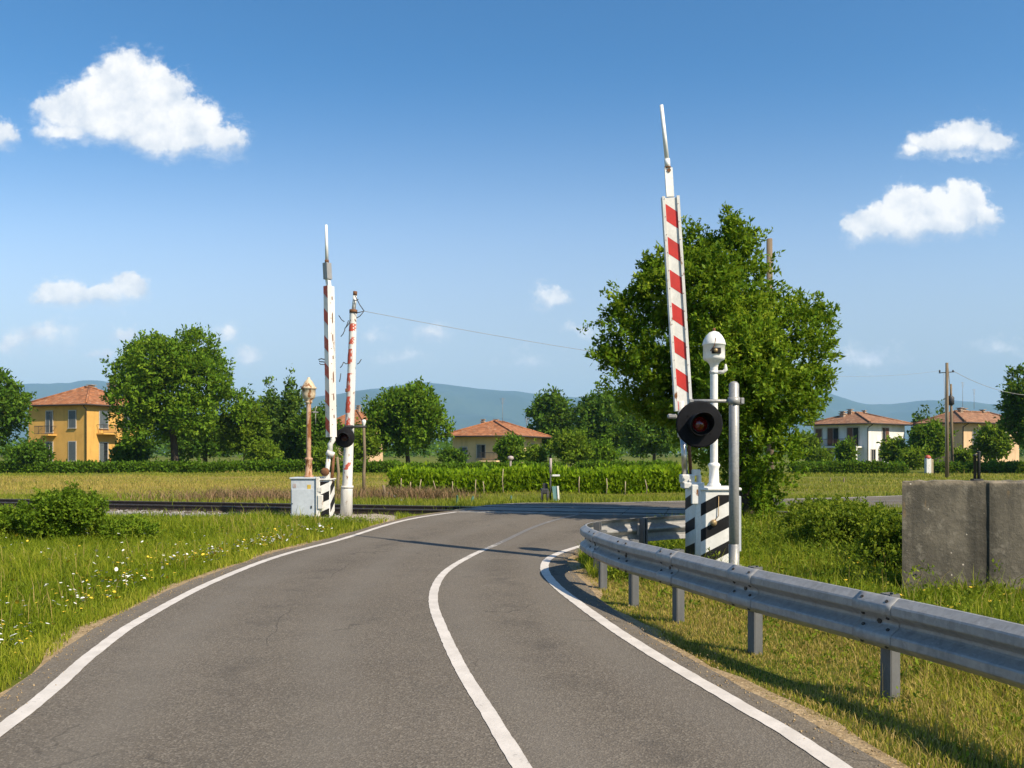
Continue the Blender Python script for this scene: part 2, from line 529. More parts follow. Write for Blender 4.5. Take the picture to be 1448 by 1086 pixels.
M['glass'] = m_glass()
M['lens'] = m_lens()
M['lens_shaded'] = m_basic('shaded_lens', (.045, .006, .006), (.02, .004, .004), 20, .35)  # red lens darkened in colour for the shade under its hood
M['fl_white'] = m_flower('white_petals', (.80, .79, .74))
M['fl_yellow'] = m_flower('yellow_petals', (.75, .50, .03))
M['leaf_near'] = m_leaf('leaf_bright', (.032, .080, .004), (.120, .215, .011), (.31, .385, .028), .36)
M['leaf_oak'] = m_leaf('leaf_oak', (.032, .080, .006), (.105, .200, .013), (.25, .345, .026), .33)
M['leaf_dark'] = m_leaf('leaf_dark', (.028, .070, .008), (.078, .160, .014), (.18, .275, .024), .31)
M['leaf_conifer'] = m_leaf('leaf_conifer', (.028, .062, .011), (.070, .135, .019), (.16, .235, .03), .24)
M['leaf_bush'] = m_leaf('leaf_bush', (.050, .100, .008), (.135, .220, .015), (.28, .345, .032), .36)
M['leaf_hedge'] = m_leaf('leaf_hedge', (.036, .086, .006), (.094, .182, .012), (.19, .28, .02), .32)
M['leaf_crop'] = m_leaf('leaf_crop', (.085, .165, .005), (.19, .31, .010), (.33, .43, .022), .44)
M['leaf_weed'] = m_leaf('leaf_weed', (.055, .100, .008), (.145, .205, .015), (.31, .33, .038), .34)
M['grass'] = m_leaf('grass_blade', (.09, .135, .007), (.20, .255, .014), (.40, .375, .05), .40)
M['grass_field'] = m_leaf('field_grass_blade', (.13, .175, .014), (.23, .25, .030), (.40, .30, .085), .34)
M['grass_dry'] = m_leaf('dry_grass_blade', (.15, .15, .018), (.31, .235, .055), (.52, .38, .14), .34)
M['hill'] = m_leaf('hill_forest', (.025, .045, .02), (.035, .06, .028), (.055, .08, .035), 0)
M['brush'] = m_leaf('dead_brush', (.14, .085, .045), (.22, .14, .08), (.30, .20, .11), .2)

# ------------------------------------------------------------------ road and terrain layout (metres)
TN = math.hypot(1, .24)
TDIR = np.array([1, -.24]) / TN          # railway direction
TNRM = np.array([.24, 1]) / TN
T0 = np.array([-1.5, 22.2])


def trackd(x, y):
    return (np.asarray(x) - T0[0]) * TNRM[0] + (np.asarray(y) - T0[1]) * TNRM[1]


def tp(s, d=0.0):
    q = T0 + TDIR * s + TNRM * d
    return float(q[0]), float(q[1])


def catmull(pts, n):
    p = np.array(pts, float)
    p = np.vstack([2 * p[0] - p[1], p, 2 * p[-1] - p[-2]])
    out = []
    for i in range(1, len(p) - 2):
        for t in np.linspace(0, 1, 14, endpoint=False):
            a, b, c, d = p[i - 1], p[i], p[i + 1], p[i + 2]
            out.append(.5 * (2 * b + (c - a) * t + (2 * a - 5 * b + 4 * c - d) * t * t + (3 * b - a - 3 * c + d) * t ** 3))
    out.append(p[-2])
    out = np.array(out)
    s = np.r_[0, np.cumsum(np.linalg.norm(np.diff(out, axis=0), axis=1))]
    q = np.linspace(0, s[-1], n)
    return np.c_[np.interp(q, s, out[:, 0]), np.interp(q, s, out[:, 1])]


def offset(poly, d):
    """shift a polyline sideways; positive = to the right of travel"""
    t = np.gradient(poly, axis=0)
    t /= np.linalg.norm(t, axis=1)[:, None]
    return poly + np.c_[t[:, 1], -t[:, 0]] * (d if np.isscalar(d) else np.asarray(d)[:, None])


LL = [(-2.3, -14), (-2.45, -4), (-2.75, 1.5), (-3.17, 5.03), (-3.58, 6.94), (-3.82, 8.4), (-3.98, 10.9), (-3.84, 13.7), (-3.22, 16.5),
      (-2.55, 18.6), (-1.5, 20.6), (-.35, 23.6), (1.5, 26.1), (3.3, 27.6), (5.9, 28.7), (11.1, 30.3), (16, 32.6), (26, 38), (50, 52)]
RL = [(4.2, -14), (3.1, -4), (2.25, 1.5), (1.77, 4.57), (1.56, 5.5), (1.26, 6.7), (1.0, 7.9), (.74, 9.36), (.56, 10.6), (.48, 12), (.65, 13.4),
      (1.23, 14.8), (2.6, 17), (4.6, 19.8), (6.3, 22.0), (8.6, 23.9), (12.2, 25.6), (17.3, 28), (28, 33.5), (53, 47)]
CL = [(3.2, -14), (1.75, -4), (1.02, 0), (.53, 2.4), (.04, 4.5), (-.14, 5.3), (-.39, 6.4), (-.64, 7.7), (-.88, 9.15), (-.98, 10.4), (-.96, 11.7), (-.78, 13), (-.43, 14.6),
      (.39, 17.2), (1.3, 19.2), (2.4, 21.6), (3.9, 24.0), (6.2, 26.0), (11.6, 28.1), (16.6, 30.3), (27, 35.8), (51.5, 49.5)]
NL = 260
llp, rlp, clp = catmull(LL, NL), catmull(RL, NL), catmull(CL, NL)
r1 = np.random.default_rng(3)
edgeL = offset(llp, -.30 + .05 * snoise(llp, 1.2, 1) + .03 * snoise(llp, 5, 2))
edgeR = offset(rlp, .25 + .20 * np.exp(-((rlp[:, 1] - 11.3) / 1.6) ** 2) + .04 * snoise(rlp, 1.3, 3) + .025 * snoise(rlp, 6, 4))
ROADPOLY = np.vstack([edgeL, edgeR[::-1]])


def seg_dist(px, py, poly):
    """distance of many points to a polyline"""
    out = np.full(len(px), 1e9)
    a, b = poly[:-1], poly[1:]
    for i in range(0, len(px), 20000):
        X = px[i:i + 20000, None]; Y = py[i:i + 20000, None]
        d = b - a; L = (d ** 2).sum(1) + 1e-12
        t = np.clip(((X - a[:, 0]) * d[:, 0] + (Y - a[:, 1]) * d[:, 1]) / L, 0, 1)
        out[i:i + 20000] = np.sqrt(((X - a[:, 0] - t * d[:, 0]) ** 2 + (Y - a[:, 1] - t * d[:, 1]) ** 2).min(1))
    return out


def inside(px, py, poly):
    c = np.zeros(len(px), bool)
    x0, y0 = poly[-1]
    for x1, y1 in poly:
        if y0 != y1:
            k = ((y1 > py) != (y0 > py)) & (px < (x0 - x1) * (py - y1) / (y0 - y1) + x1)
            c ^= k
        x0, y0 = x1, y1
    return c


RP_S = ROADPOLY[::2]
RP_C = np.vstack([RP_S, RP_S[:1]])


def roaddist(px, py):
    """signed: negative on the asphalt"""
    px = np.asarray(px, float); py = np.asarray(py, float)
    d = seg_dist(px, py, RP_C)
    return np.where(inside(px, py, RP_S), -d, d)


def zroad(x, y):
    return .03 + .20 * smooth(1.34 - np.abs(trackd(x, y)) / 5.5)


def hgt(x, y, d=None):
    x = np.atleast_1d(np.asarray(x, float)); y = np.atleast_1d(np.asarray(y, float))
    if d is None: d = roaddist(x, y)
    p = np.c_[x, y]
    far = smooth((np.hypot(x, y) - 250) / 400)
    amp = smooth((d - .2) / 2.5)
    z = amp * (.06 * snoise(p, .55, 21) + .035 * snoise(p, 1.7, 22)) * (1 - far)
    z += .10 * smooth((d - .3) / 3) * np.exp(-((y - 9) / 8) ** 2) * (x < 0)
    td = np.abs(trackd(x, y))
    z *= smooth((td - 1.2) / 2.2)
    z += np.where(d > 0, np.exp(-(d / 1.4) ** 2), 1) * (zroad(x, y) - .045)
    z = np.where(d < -.15, zroad(x, y) - .09, z)
    return z


def hz(x, y):
    return float(hgt([x], [y])[0])


# ------------------------------------------------------------------ ground sheet to the horizon
def lines(lo, hi, step, far):
    a = list(np.arange(lo, hi + 1e-6, step))
    s, v = step, hi
    while v < far:
        s *= 1.35; v += s; a.append(v)
    s, v = step, lo
    while v > -far:
        s *= 1.35; v -= s; a.insert(0, v)
    return np.array(a)


def build_ground():
    gx, gy = lines(-22, 24, .42, 10500), lines(-6, 46, .42, 10500)
    X, Y = np.meshgrid(gx, gy)
    x, y = X.ravel(), Y.ravel()
    near = (np.abs(x) < 90) & (y > -30) & (y < 90)
    d = np.full(len(x), 50.0)
    d[near] = roaddist(x[near], y[near])
    z = hgt(x, y, d)
    nx, ny = len(gx), len(gy)
    i = (np.arange(ny - 1)[:, None] * nx + np.arange(nx - 1)[None]).ravel()
    q = np.c_[i, i + 1, i + nx + 1, i + nx]
    o = np_mesh('ground', np.c_[x, y, z], q.ravel(), np.arange(len(q)) * 4, M['ground'], smooth_=True)
    tag(o, kind='structure')


build_ground()


def strip(name, A, B, zf, mat, parent=None, nc=1, skirt=0, wear=None):
    n = len(A)
    k = np.linspace(0, 1, nc + 1)
    V = A[:, None, :] * (1 - k)[None, :, None] + B[:, None, :] * k[None, :, None]
    x, y = V[..., 0].ravel(), V[..., 1].ravel()
    z = zf(x, y)
    vs = np.c_[x, y, z]
    w = nc + 1
    i = (np.arange(n - 1)[:, None] * w + np.arange(nc)[None]).ravel()
    q = np.c_[i, i + 1, i + w + 1, i + w]
    if skirt:
        top_ = vs.reshape(n, w, 3)[:, [0, -1], :].copy().reshape(-1, 3); low = top_.copy(); low[:, 2] -= skirt
        b2 = len(vs); b = b2 + len(top_); vs = np.vstack([vs, top_, low])
        j = np.arange(n - 1)
        q = np.vstack([q, np.c_[b2 + j * 2, b2 + (j + 1) * 2, b + (j + 1) * 2, b + j * 2], np.c_[b2 + j * 2 + 1, b + j * 2 + 1, b + (j + 1) * 2 + 1, b2 + (j + 1) * 2 + 1]])
    o = np_mesh(name, vs, q.ravel(), np.arange(len(q)) * 4, mat, parent, smooth_=True)
    if skirt:
        fl = np.ones(len(q), bool); fl[(n - 1) * nc:] = False
        o.data.polygons.foreach_set('use_smooth', fl)
    if wear is not None:
        a = o.data.attributes.new('wear', 'FLOAT', 'FACE'); ww = np.repeat(wear[:-1], nc)
        a.data.foreach_set('value', ww.astype(np.float32))
    return o


road = strip('road', edgeL, edgeR, zroad, M['asphalt'], nc=14, skirt=.14)
tag(road, kind='structure')
aa = road.data.attributes.new('across', 'FLOAT', 'POINT')
av = np.zeros(len(road.data.vertices), np.float32); av[:NL * 15] = np.tile(np.linspace(0, 1, 15), NL)
av[NL * 15:] = np.tile([0.0, 1.0], NL * 2); aa.data.foreach_set('value', av)
zl = lambda x, y: zroad(x, y) + .005


def line_strip(poly, w, name, wear, keep=None):
    idx = np.arange(len(poly)) if keep is None else np.nonzero(keep)[0]
    j1, j2 = .0035 * snoise(poly, 23, 41) + .002 * snoise(poly, 61, 42), .0035 * snoise(poly, 21, 43) + .002 * snoise(poly, 57, 44)
    A, B = offset(poly, -w / 2 + j1)[idx], offset(poly, w / 2 + j2)[idx]
    return strip(name, A, B, zl, M['paint'], road, nc=1, wear=wear[idx])


llp2, rlp2, clp2 = catmull(LL, 1600), catmull(RL, 1600), catmull(CL, 1600)
for nm, pl, wid, ws in (('edge_line', llp2, .122, .06), ('edge_line', rlp2, .125, .045)):
    td = trackd(pl[:, 0], pl[:, 1])
    wear = ws + .12 * smooth((pl[:, 1] - 21) / 3)
    line_strip(pl, wid, nm, wear, (td < -1.3) & (pl[:, 1] < 22))
    line_strip(pl, wid, nm, wear, (td > 1.9))
cw = .075 + .34 * smooth((clp2[:, 1] - 12.0) / 5)
tdc = trackd(clp2[:, 0], clp2[:, 1])
line_strip(clp2, .108, 'centre_line', cw, tdc < -1.4)
line_strip(clp2, .14, 'centre_line', cw, tdc > 1.6)

# dry soil fringe where asphalt meets grass
for pl, sgn, e in ((edgeL, -1, .16), (edgeR, 1, .12)):
    w = np.clip(e + .12 * snoise(pl, 2.1, 31) + .09 * snoise(pl, 7, 32), .03, 1)
    outer = offset(pl, sgn * w)
    inner = offset(pl, -sgn * .05)
    A, B = (outer, inner) if sgn < 0 else (inner, outer)

    def zf(x, y):
        return np.maximum(hgt(x, y) + .022, zroad(x, y) - .02)
    tag(strip('dirt_verge', A, B, zf, M['soil'], nc=4, skirt=.08), kind='structure')
# dusty concrete apron beside the crossing, by the white pole
ap = [(-4.55, 19.2), (-3.75, 18.75), (-2.95, 18.9), (-2.75, 19.6), (-2.95, 20.35), (-3.6, 20.75), (-4.3, 20.6), (-4.8, 20.0)]
app = catmull(ap + [ap[0]], 60)
b = MB(); zc = max(hz(x, y) for x, y in ap) + .015
b.add([(x, y, zc + .01 * math.sin(x * 5)) for x, y in app[:-1]], [tuple(range(59))])
b.add([(x, y, zc) for x, y in app[:-1]] + [(x, y, zc - .25) for x, y in app[:-1]], [(i, (i + 1) % 59, 59 + (i + 1) % 59, 59 + i) for i in range(59)])
tag(b.build('path', M['dust']), kind='structure')

# ------------------------------------------------------------------ railway
RZ = .235
trk = thing('railway_track', 'rusty single railway track crossing the road in front of the fields', 'railway track', (T0[0], T0[1], 0))
for d in (-.7525, .7525):
    b = MB()
    pa = [(*tp(s, d), 0) for s in (-45, -20, -5, 5, 20, 45)]
    b.sweep(pa, [(-.07, .085), (.07, .085), (.07, .097), (.012, .11), (.012, RZ - .045), (.035, RZ - .035), (.035, RZ - .006)] +
            [(.03, RZ), (-.03, RZ), (-.035, RZ - .006), (-.035, RZ - .035), (-.012, RZ - .045), (-.012, .11), (-.07, .097)])
    for i, f in enumerate(b.f):
        zs = [b.v[k][2] for k in f]
        if min(zs) > RZ - .02: b.m[i] = 1
    b.build('rail', [M['rail'], M['railtop']], trk)
for i in range(-42, 43):
    s = i * .68
    x, y = tp(s)
    if -1.9 < x < 5.9 or x > 16 or x < -22: continue
    b = MB().box((x, y, .045 + random.uniform(-.006, .006)), (.24, 2.5, .09), math.atan2(TDIR[1], TDIR[0]) + random.uniform(-.03, .03), bev=.012)
    for d in (-.7525, .7525):
        for e in (-.11, .11):
            q = tp(s, d + e); b.box((q[0], q[1], .10), (.10, .06, .03), math.atan2(TDIR[1], TDIR[0]))
    b.build('sleeper', M['sleeper'], trk)
for s0, s1 in ((-46, .25), (7.0, 46)):
    b = MB()
    b.sweep([(*tp(s), 0) for s in np.linspace(s0, s1, 60)], [(-2.3, -.12), (-1.6, .05), (-.8, .052), (0, .055), (.8, .052), (1.6, .05), (2.3, -.12)])
    tag(b.build('ballast_bed', M['gravel']), kind='structure')


def stones():
    r = np.random.default_rng(5)
    n = 9000
    s = np.r_[r.uniform(-24, .2, n * 3 // 4), r.uniform(7, 16, n // 4)]
    d = r.uniform(-2.15, 2.0, len(s))
    c = T0 + s[:, None] * TDIR + d[:, None] * TNRM
    z = np.interp(np.abs(d), [0, 1.6, 2.3], [.06, .055, -.1])
    base = np.array([(1, 0, 0), (0, 1, 0), (-1, 0, 0), (0, -1, 0), (0, 0, 1), (0, 0, -1)], float)
    k = len(s)
    sz = r.uniform(.022, .05, (k, 1, 1)) * r.uniform(.6, 1.3, (k, 6, 1))
    a = r.uniform(0, 6.28, k); ca, sa = np.cos(a), np.sin(a)
    V = base[None] * sz
    V = np.stack([V[..., 0] * ca[:, None] - V[..., 1] * sa[:, None], V[..., 0] * sa[:, None] + V[..., 1] * ca[:, None], V[..., 2] * .8], -1)
    V += np.concatenate([c, z[:, None]], 1)[:, None, :]
    tri = np.array([(0, 1, 4), (1, 2, 4), (2, 3, 4), (3, 0, 4), (1, 0, 5), (2, 1, 5), (3, 2, 5), (0, 3, 5)])
    L = (tri[None] + np.arange(k)[:, None, None] * 6).reshape(-1)
    tag(np_mesh('ballast_gravel', V.reshape(-1, 3), L, np.arange(k * 8) * 3, M['stone']), kind='stuff')


stones()
b = MB()
for d in (-.7525, .7525):
    for e, w_ in ((-.07, .06), (.07, .06)):
        for k in range(7):
            x, y = tp(.95 + k * .9, d + e); b.box((x, y, RZ - .012), (.9, w_, .038), math.atan2(TDIR[1], TDIR[0]))
tag(b.build('rail_groove', m_basic('rubber_insert', (.05, .045, .04), (.07, .062, .055), 9, .95, spec=.05)), kind='structure')
# crossing deck: panels between and beside the rails
b = MB()
ang = math.atan2(TDIR[1], TDIR[0])
for d, w in ((0, 1.28), (-1.15, .5), (1.15, .5)):
    for k in range(6):
        s = .95 + k * 1.04
        x, y = tp(s, d)
        b.box((x, y, RZ - .02), (1.02, w, .05), ang, bev=.008)
tag(b.build('crossing_deck', m_basic('deck_concrete', (.30, .275, .245), (.22, .205, .185), 3, .95, bump=.4, spec=.05)), kind='structure')


# ------------------------------------------------------------------ foliage
def unit(v):
    return v / (np.linalg.norm(v, axis=-1, keepdims=True) + 1e-9)


def leaves(C, out, r, per, size, rng, tint, up=.35, spread=1.0, aspect=.55, droop=0.0, tj=.28):
    """C clump centres, out outward vectors, returns verts (n*4,3) and face tints"""
    n = len(C)
    c = np.repeat(C, per, 0); o = np.repeat(out, per, 0)
    pos = c + rng.normal(size=c.shape) * (np.repeat(np.broadcast_to(r, n), per)[:, None] * .55)
    d = unit(rng.normal(size=c.shape) * spread + o * .8 + np.array([0, 0, up - droop]))
    nrm = unit(rng.normal(size=c.shape) * .62 + o * .60 + np.array([0, 0, .6]))
    s = unit(np.cross(d, nrm))
    nn = np.cross(s, d)
    L = size * rng.uniform(.65, 1.35, (len(c), 1)); W = L * aspect
    V = np.empty((len(c), 4, 3))
    V[:, 0] = pos
    V[:, 1] = pos + d * L * .45 + s * W * .5 + nn * L * .08
    V[:, 2] = pos + d * L - nn * L * rng.uniform(-.05, .25, (len(c), 1))
    V[:, 3] = pos + d * L * .45 - s * W * .5 + nn * L * .08
    t = np.repeat(np.broadcast_to(tint, n) + rng.uniform(-.22, .22, n), per) + rng.uniform(-tj / 2, tj / 2, len(c))
    return V.reshape(-1, 3), t


def quad_obj(name, V, t, mat, parent=None):
    n = len(V) // 4
    return np_mesh(name, V, np.arange(n * 4), np.arange(n) * 4, mat, parent, t)


def crown_points(lobes, n, rng, shell=.5, gap=.0, gfreq=1.0, seed=1, bottom=-.55):
    L = np.array(lobes, float)
    w = (L[:, 3] * L[:, 5] + L[:, 4] * L[:, 5] + L[:, 3] * L[:, 4])
    k = rng.choice(len(L), n * 2, p=w / w.sum())
    d = unit(rng.normal(size=(n * 2, 3)))
    d[:, 2] = np.where(d[:, 2] < bottom, -d[:, 2], d[:, 2])
    rr = shell + (1 - shell) * rng.uniform(0, 1, n * 2) ** .7
    p = L[k, :3] + d * L[k, 3:] * rr[:, None]
    # drop points buried deep within other lobes
    keep = np.ones(n * 2, bool)
    for j in range(len(L)):
        q = (((p - L[j, :3]) / L[j, 3:]) ** 2).sum(1)
        keep &= ~((q < .30) & (k != j))
    if gap: keep &= snoise(p, gfreq, seed) > -1 + gap
    idx = np.nonzero(keep)[0][:n]
    return p[idx], d[idx]


def gen_lobes(x, y, z0, z1, w, kind, rng, n=None, dep=None):
    """x,y stem; crown between z0 and z1, total width w"""
    cz, hz_ = (z0 + z1) / 2, (z1 - z0) / 2
    dep = dep or w * .8
    L = []
    if kind == 'conifer':
        n = n or 7
        for i in range(n):
            t = i / (n - 1)
            rr = w / 2 * (1 - t) ** .8 * .85 + w * .06
            zz = z0 + (z1 - z0) * (t * .92 + .05)
            for a in range(3 if t < .7 else 1):
                an = a * 2.09 + i * 1.1 + rng.uniform(-.3, .3)
                L.append((x + math.cos(an) * rr * .45 * (t < .7), y + math.sin(an) * rr * .45 * (t < .7), zz, rr * .68, rr * .68, (z1 - z0) / n * .8))
        return L
    n = n or 13
    L.append((x, y, cz, w * .30, dep * .30, hz_ * .72))
    for i in range(n):
        ph = i * 2.39996 + rng.uniform(-.4, .4)
        zz = 1 - 2 * (i + .5) / n
        zz = zz * .9 + .08
        r = math.sqrt(max(0, 1 - zz * zz))
        if kind == 'oak' and zz < -.2: r *= 1.05
        k = rng.uniform(.26, .40)
        f = 1 - k * .95
        L.append((x + math.cos(ph) * r * w / 2 * f, y + math.sin(ph) * r * dep / 2 * f, cz + zz * hz_ * f, w * k * .52, dep * k * .52, min(hz_, w / 2) * k * 1.0))
    return L


def trunk_mesh(base, lobes, r0, parent, rng, nb=8, mat='bark', lean=None, top=None, lean_r=.35):
    L = np.array(lobes)
    cx, cy, cz = np.average(L[:, :3], 0, L[:, 3])
    base = np.array(base, float)
    if top is None: top = np.array([cx, cy, cz])
    b = MB()
    n = 7
    pts = []
    for i in range(n):
        t = i / (n - 1)
        q = base * (1 - t) + top * t + np.array([math.sin(t * 4 + base[0]) * r0 * .8 * t, math.cos(t * 3 + base[1]) * r0 * .6 * t, 0])
        pts.append(q)
    rad = [r0 * (1.35 if i == 0 else 1.0) * (1 - .6 * i / (n - 1)) for i in range(n)]
    b.tube(pts, rad, 10)
    order = np.argsort(-L[:, 3] * L[:, 5])[:nb]
    for j in order:
        t = rng.uniform(.45, .95)
        a = base * (1 - t) + top * t
        e = L[j, :3]
        m1 = a * .55 + e * .45 + np.array([0, 0, abs(e[2] - a[2]) * .10])
        rr = r0 * .42 * (1 - .35 * t)
        b.tube([a, a * .75 + m1 * .25 + rng.normal(size=3) * r0 * .2, m1, m1 * .45 + e * .55 + rng.normal(size=3) * r0 * .3, e], [rr, rr * .85, rr * .6, rr * .4, rr * .15], 7, cap=False)
    return b.build('trunk', M[mat], parent)


def tree(name, label, x, y, z0, z1, w, kind='round', mat='leaf_oak', leaf=.3, clumps=700, per=9, seed=1, group=None, r0=None, lobes=None,
         base=None, gap=.35, tint=.45, cr=None, cat='tree', nlobes=None, dep=None, shell=.5, bottom=-.55, droop=0, trunk=True, shoots=0):
    rng = np.random.default_rng(seed)
    g = hz(x, y) if abs(x) < 90 and y < 90 else 0.0
    t = thing(name, label, cat, (x, y, g), 0, group)
    lobes = lobes or gen_lobes(x, y, g + z0, g + z1, w, kind, rng, nlobes, dep)
    C, d = crown_points(lobes, clumps, rng, shell, gap, 7.0 / w, seed, bottom)
    out = unit(d + np.array([0, 0, .25]))
    cr = cr or leaf * 1.1
    V, ti = leaves(C, out, cr, per, leaf, rng, tint, spread=.9, droop=droop)
    if shoots:
        C2, d2 = crown_points(lobes, shoots, rng, .93, .3, 6.0 / w, seed + 1, -.3)
        o2 = unit(d2 * .8 + np.array([0, 0, .55]) + rng.normal(size=d2.shape) * .35)
        ln = rng.uniform(.15, 1, (len(C2), 1)) ** 1.5 * leaf * 2.6 + leaf * .5
        tw = tint + .15 * snoise(C2, 9.0 / w, seed + 2)
        VV, TT = [V], [ti]
        for k in range(5):
            f_ = k / 4
            v_, t__ = leaves(C2 + o2 * ln * f_, o2, leaf * (.9 - .5 * f_), max(3, per // 3), leaf * .9, rng, tw, spread=.9)
            VV.append(v_); TT.append(t__)
        V = np.concatenate(VV); ti = np.concatenate(TT)
    if trunk: trunk_mesh((x, y, g - .1), lobes, r0 or w * .03, t, rng)
    quad_obj('crown', V, ti, M[mat], t)
    return t


# --- the big bushy tree beside the crossing
TY = 19.0
SC = F / TY
rt = np.random.default_rng(11)
big = []
for (px, py, r, dy) in [(1022, 362, 30, 0), (1000, 352, 20, .3), (1036, 338, 18, -.2), (955, 392, 26, .3), (924, 405, 16, -.3), (1052, 412, 34, .3), (1000, 425, 52, -.8),
                        (1098, 452, 28, .5), (1132, 458, 24, -.2), (1160, 456, 18, .1), (1158, 500, 21, .3), (1120, 505, 50, -.7), (1152, 545, 22, -.1), (935, 462, 36, .2), (884, 468, 20, -.3),
                        (870, 520, 24, .2), (908, 530, 38, -.7), (970, 500, 58, 1.0), (1050, 490, 66, 1.2), (1040, 530, 66, -1.2), (950, 570, 44, .2), (895, 572, 24, .3), (1105, 565, 46, -.3),
                        (1130, 585, 26, .5), (1000, 590, 56, -.6), (1062, 590, 56, .7), (1015, 640, 34, .0), (1078, 640, 40, -.5), (980, 345, 22, .2), (1058, 378, 26, -.2), (1000, 388, 40, -.3), (1046, 352, 20, .2), (928, 388, 20, .1), (905, 432, 28, .2), (872, 448, 20, .1), (1120, 462, 26, .0), (1055, 690, 34, .2), (1084, 700, 28, -.3), (1068, 735, 32, .0), (1030, 725, 24, .3),
                        (858, 505, 14, -.2), (1140, 440, 14, .4), (1078, 432, 16, -.4), (985, 320, 10, .1), (1030, 312, 10, -.1)]:
    q = P(px, py, TY + dy)
    R = r / SC
    big.append((q.x, q.y, q.z, R, R * (1.15 if r > 40 else .9), R))
TX = 5.5
bt = thing('leafy_tree', 'large bushy green tree growing right behind the raised striped barrier', 'tree', (TX, TY, hz(TX, TY)))
C, d = crown_points(big, 2900, rt, .42, .72, 2.6, 4, -.75)
o_ = unit(d + np.array([0, 0, .35]))
V, ti = leaves(C, o_, .125, 18, .112, rt, .42, spread=.85, aspect=.5, up=.25)
# twigs that carry their leaves well outside the lobes give the ragged outline
C2, d2 = crown_points(big, 1150, rt, .95, .35, 2.0, 2, -.35)
o2 = unit(d2 * .9 + np.array([0, 0, .45]) + rt.normal(size=d2.shape) * .35)
ln = rt.uniform(.10, 1.0, (len(C2), 1)) ** 1.6 * .50 + .14
tw = np.clip(.5 + .3 * snoise(C2, 1.6, 9), .1, .9)
VV, TT = [V], [ti]
for k in range(7):
    f_ = k / 6
    v, t_ = leaves(C2 + o2 * ln * f_ - np.array([0, 0, .10]) * ln * f_ ** 2, o2, .115 * (1.05 - .55 * f_), 6, .11, rt, tw, spread=.9, aspect=.5)
    VV.append(v); TT.append(t_)
V = np.concatenate(VV); ti = np.concatenate(TT)
trunk_mesh((TX, TY, -.1), big, .16, bt, rt, 18, top=np.array([5.2, TY, 5.0]))
quad_obj('crown', V, ti, M['leaf_near'], bt)

# --- background trees: (px of stem, distance, crown bottom py, top py, width px)
BG = [
    ('broadleaf_tree', 'dark leafy tree cut by the left picture edge beside the yellow house', -16, 74, 655, 522, 116, 'round', 'leaf_dark', 900, 41, .45),
    ('oak_tree', 'tall wide-crowned tree with open branches right of the yellow house', 248, 72, 655, 464, 200, 'oak', 'leaf_oak', 2500, 42, .5),
    ('broadleaf_tree', 'low rounded tree filling the gap right of the tall wide-crowned tree', 345, 76, 655, 562, 66, 'round', 'leaf_bush', 480, 43, .42),
    ('conifer_tree', 'pointed dark fir left of the rusty bell post', 412, 80, 650, 535, 62, 'conifer', 'leaf_conifer', 620, 44, .55),
    ('conifer_tree', 'shorter bluish fir left of the pointed dark fir', 382, 84, 650, 545, 50, 'conifer', 'leaf_conifer', 520, 45, .5),
    ('broadleaf_tree', 'dark green tree behind the grey control cabinet', 448, 78, 655, 575, 70, 'round', 'leaf_dark', 520, 46, .42),
    ('broadleaf_tree', 'small yellowish tree behind the tilted white pole', 507, 74, 655, 608, 50, 'round', 'leaf_bush', 420, 47, .5),
    ('round_tree', 'dense round green tree between the white pole and the beige house', 578, 76, 655, 545, 124, 'round', 'leaf_oak', 1300, 48, .42),
    ('broadleaf_tree', 'dark tall tree just right of the beige house', 778, 118, 650, 550, 66, 'round', 'leaf_dark', 620, 49, .4),
    ('broadleaf_tree', 'broad dark tree between the beige house and the large bushy tree', 856, 112, 655, 553, 92, 'round', 'leaf_dark', 900, 50, .42),
    ('broadleaf_tree', 'dark tree whose crown merges behind the large bushy tree', 925, 100, 655, 570, 90, 'round', 'leaf_dark', 700, 51, .42),
    ('conifer_tree', 'small dark fir between the white and the peach house', 1310, 112, 655, 582, 20, 'conifer', 'leaf_conifer', 240, 52, .4),
    ('conifer_tree', 'slim dark fir left of the wooden utility pole', 1298, 118, 655, 585, 16, 'conifer', 'leaf_conifer', 200, 53, .4),
    ('conifer_tree', 'narrow cypress behind the wooden utility pole', 1331, 125, 655, 577, 15, 'conifer', 'leaf_conifer', 200, 54, .35),
    ('broadleaf_tree', 'olive green tree left of the wooden utility pole', 1316, 82, 655, 597, 44, 'round', 'leaf_oak', 480, 55, .42),
    ('broadleaf_tree', 'small round tree in front of the peach house', 1404, 80, 655, 606, 40, 'round', 'leaf_bush', 480, 56, .42),
    ('broadleaf_tree', 'tall dark tree cut by the right picture edge above the concrete wall', 1466, 66, 655, 503, 92, 'round', 'leaf_dark', 1000, 57, .38),
    ('broadleaf_tree', 'thin pale tree before the white house corner', 1264, 84, 655, 628, 24, 'round', 'leaf_bush', 300, 58, .6),
    ('broadleaf_tree', 'dull green tree between the large bushy tree and the white house', 1140, 90, 655, 618, 30, 'round', 'leaf_bush', 300, 59, .4),
    ('broadleaf_tree', 'dark tree filling the gap behind the oak beside the yellow house', 290, 96, 655, 590, 120, 'round', 'leaf_dark', 600, 60, .35),
]
for (nm, lab, px, Y, pb, pt, wpx, kind, mt, n, seed, ti_) in BG:
    a = P(px, pb, Y); t_ = P(px, pt, Y)
    tree(nm, lab, a.x, Y, max(.3, a.z), t_.z, wpx / F * Y, kind, mt, leaf=.0047 * Y, clumps=n, per=11, seed=seed, group='trees behind the field', tint=ti_,
         gap=.42 if kind != 'conifer' else .3, cr=.0052 * Y, bottom=-.8, shoots=n // 5)

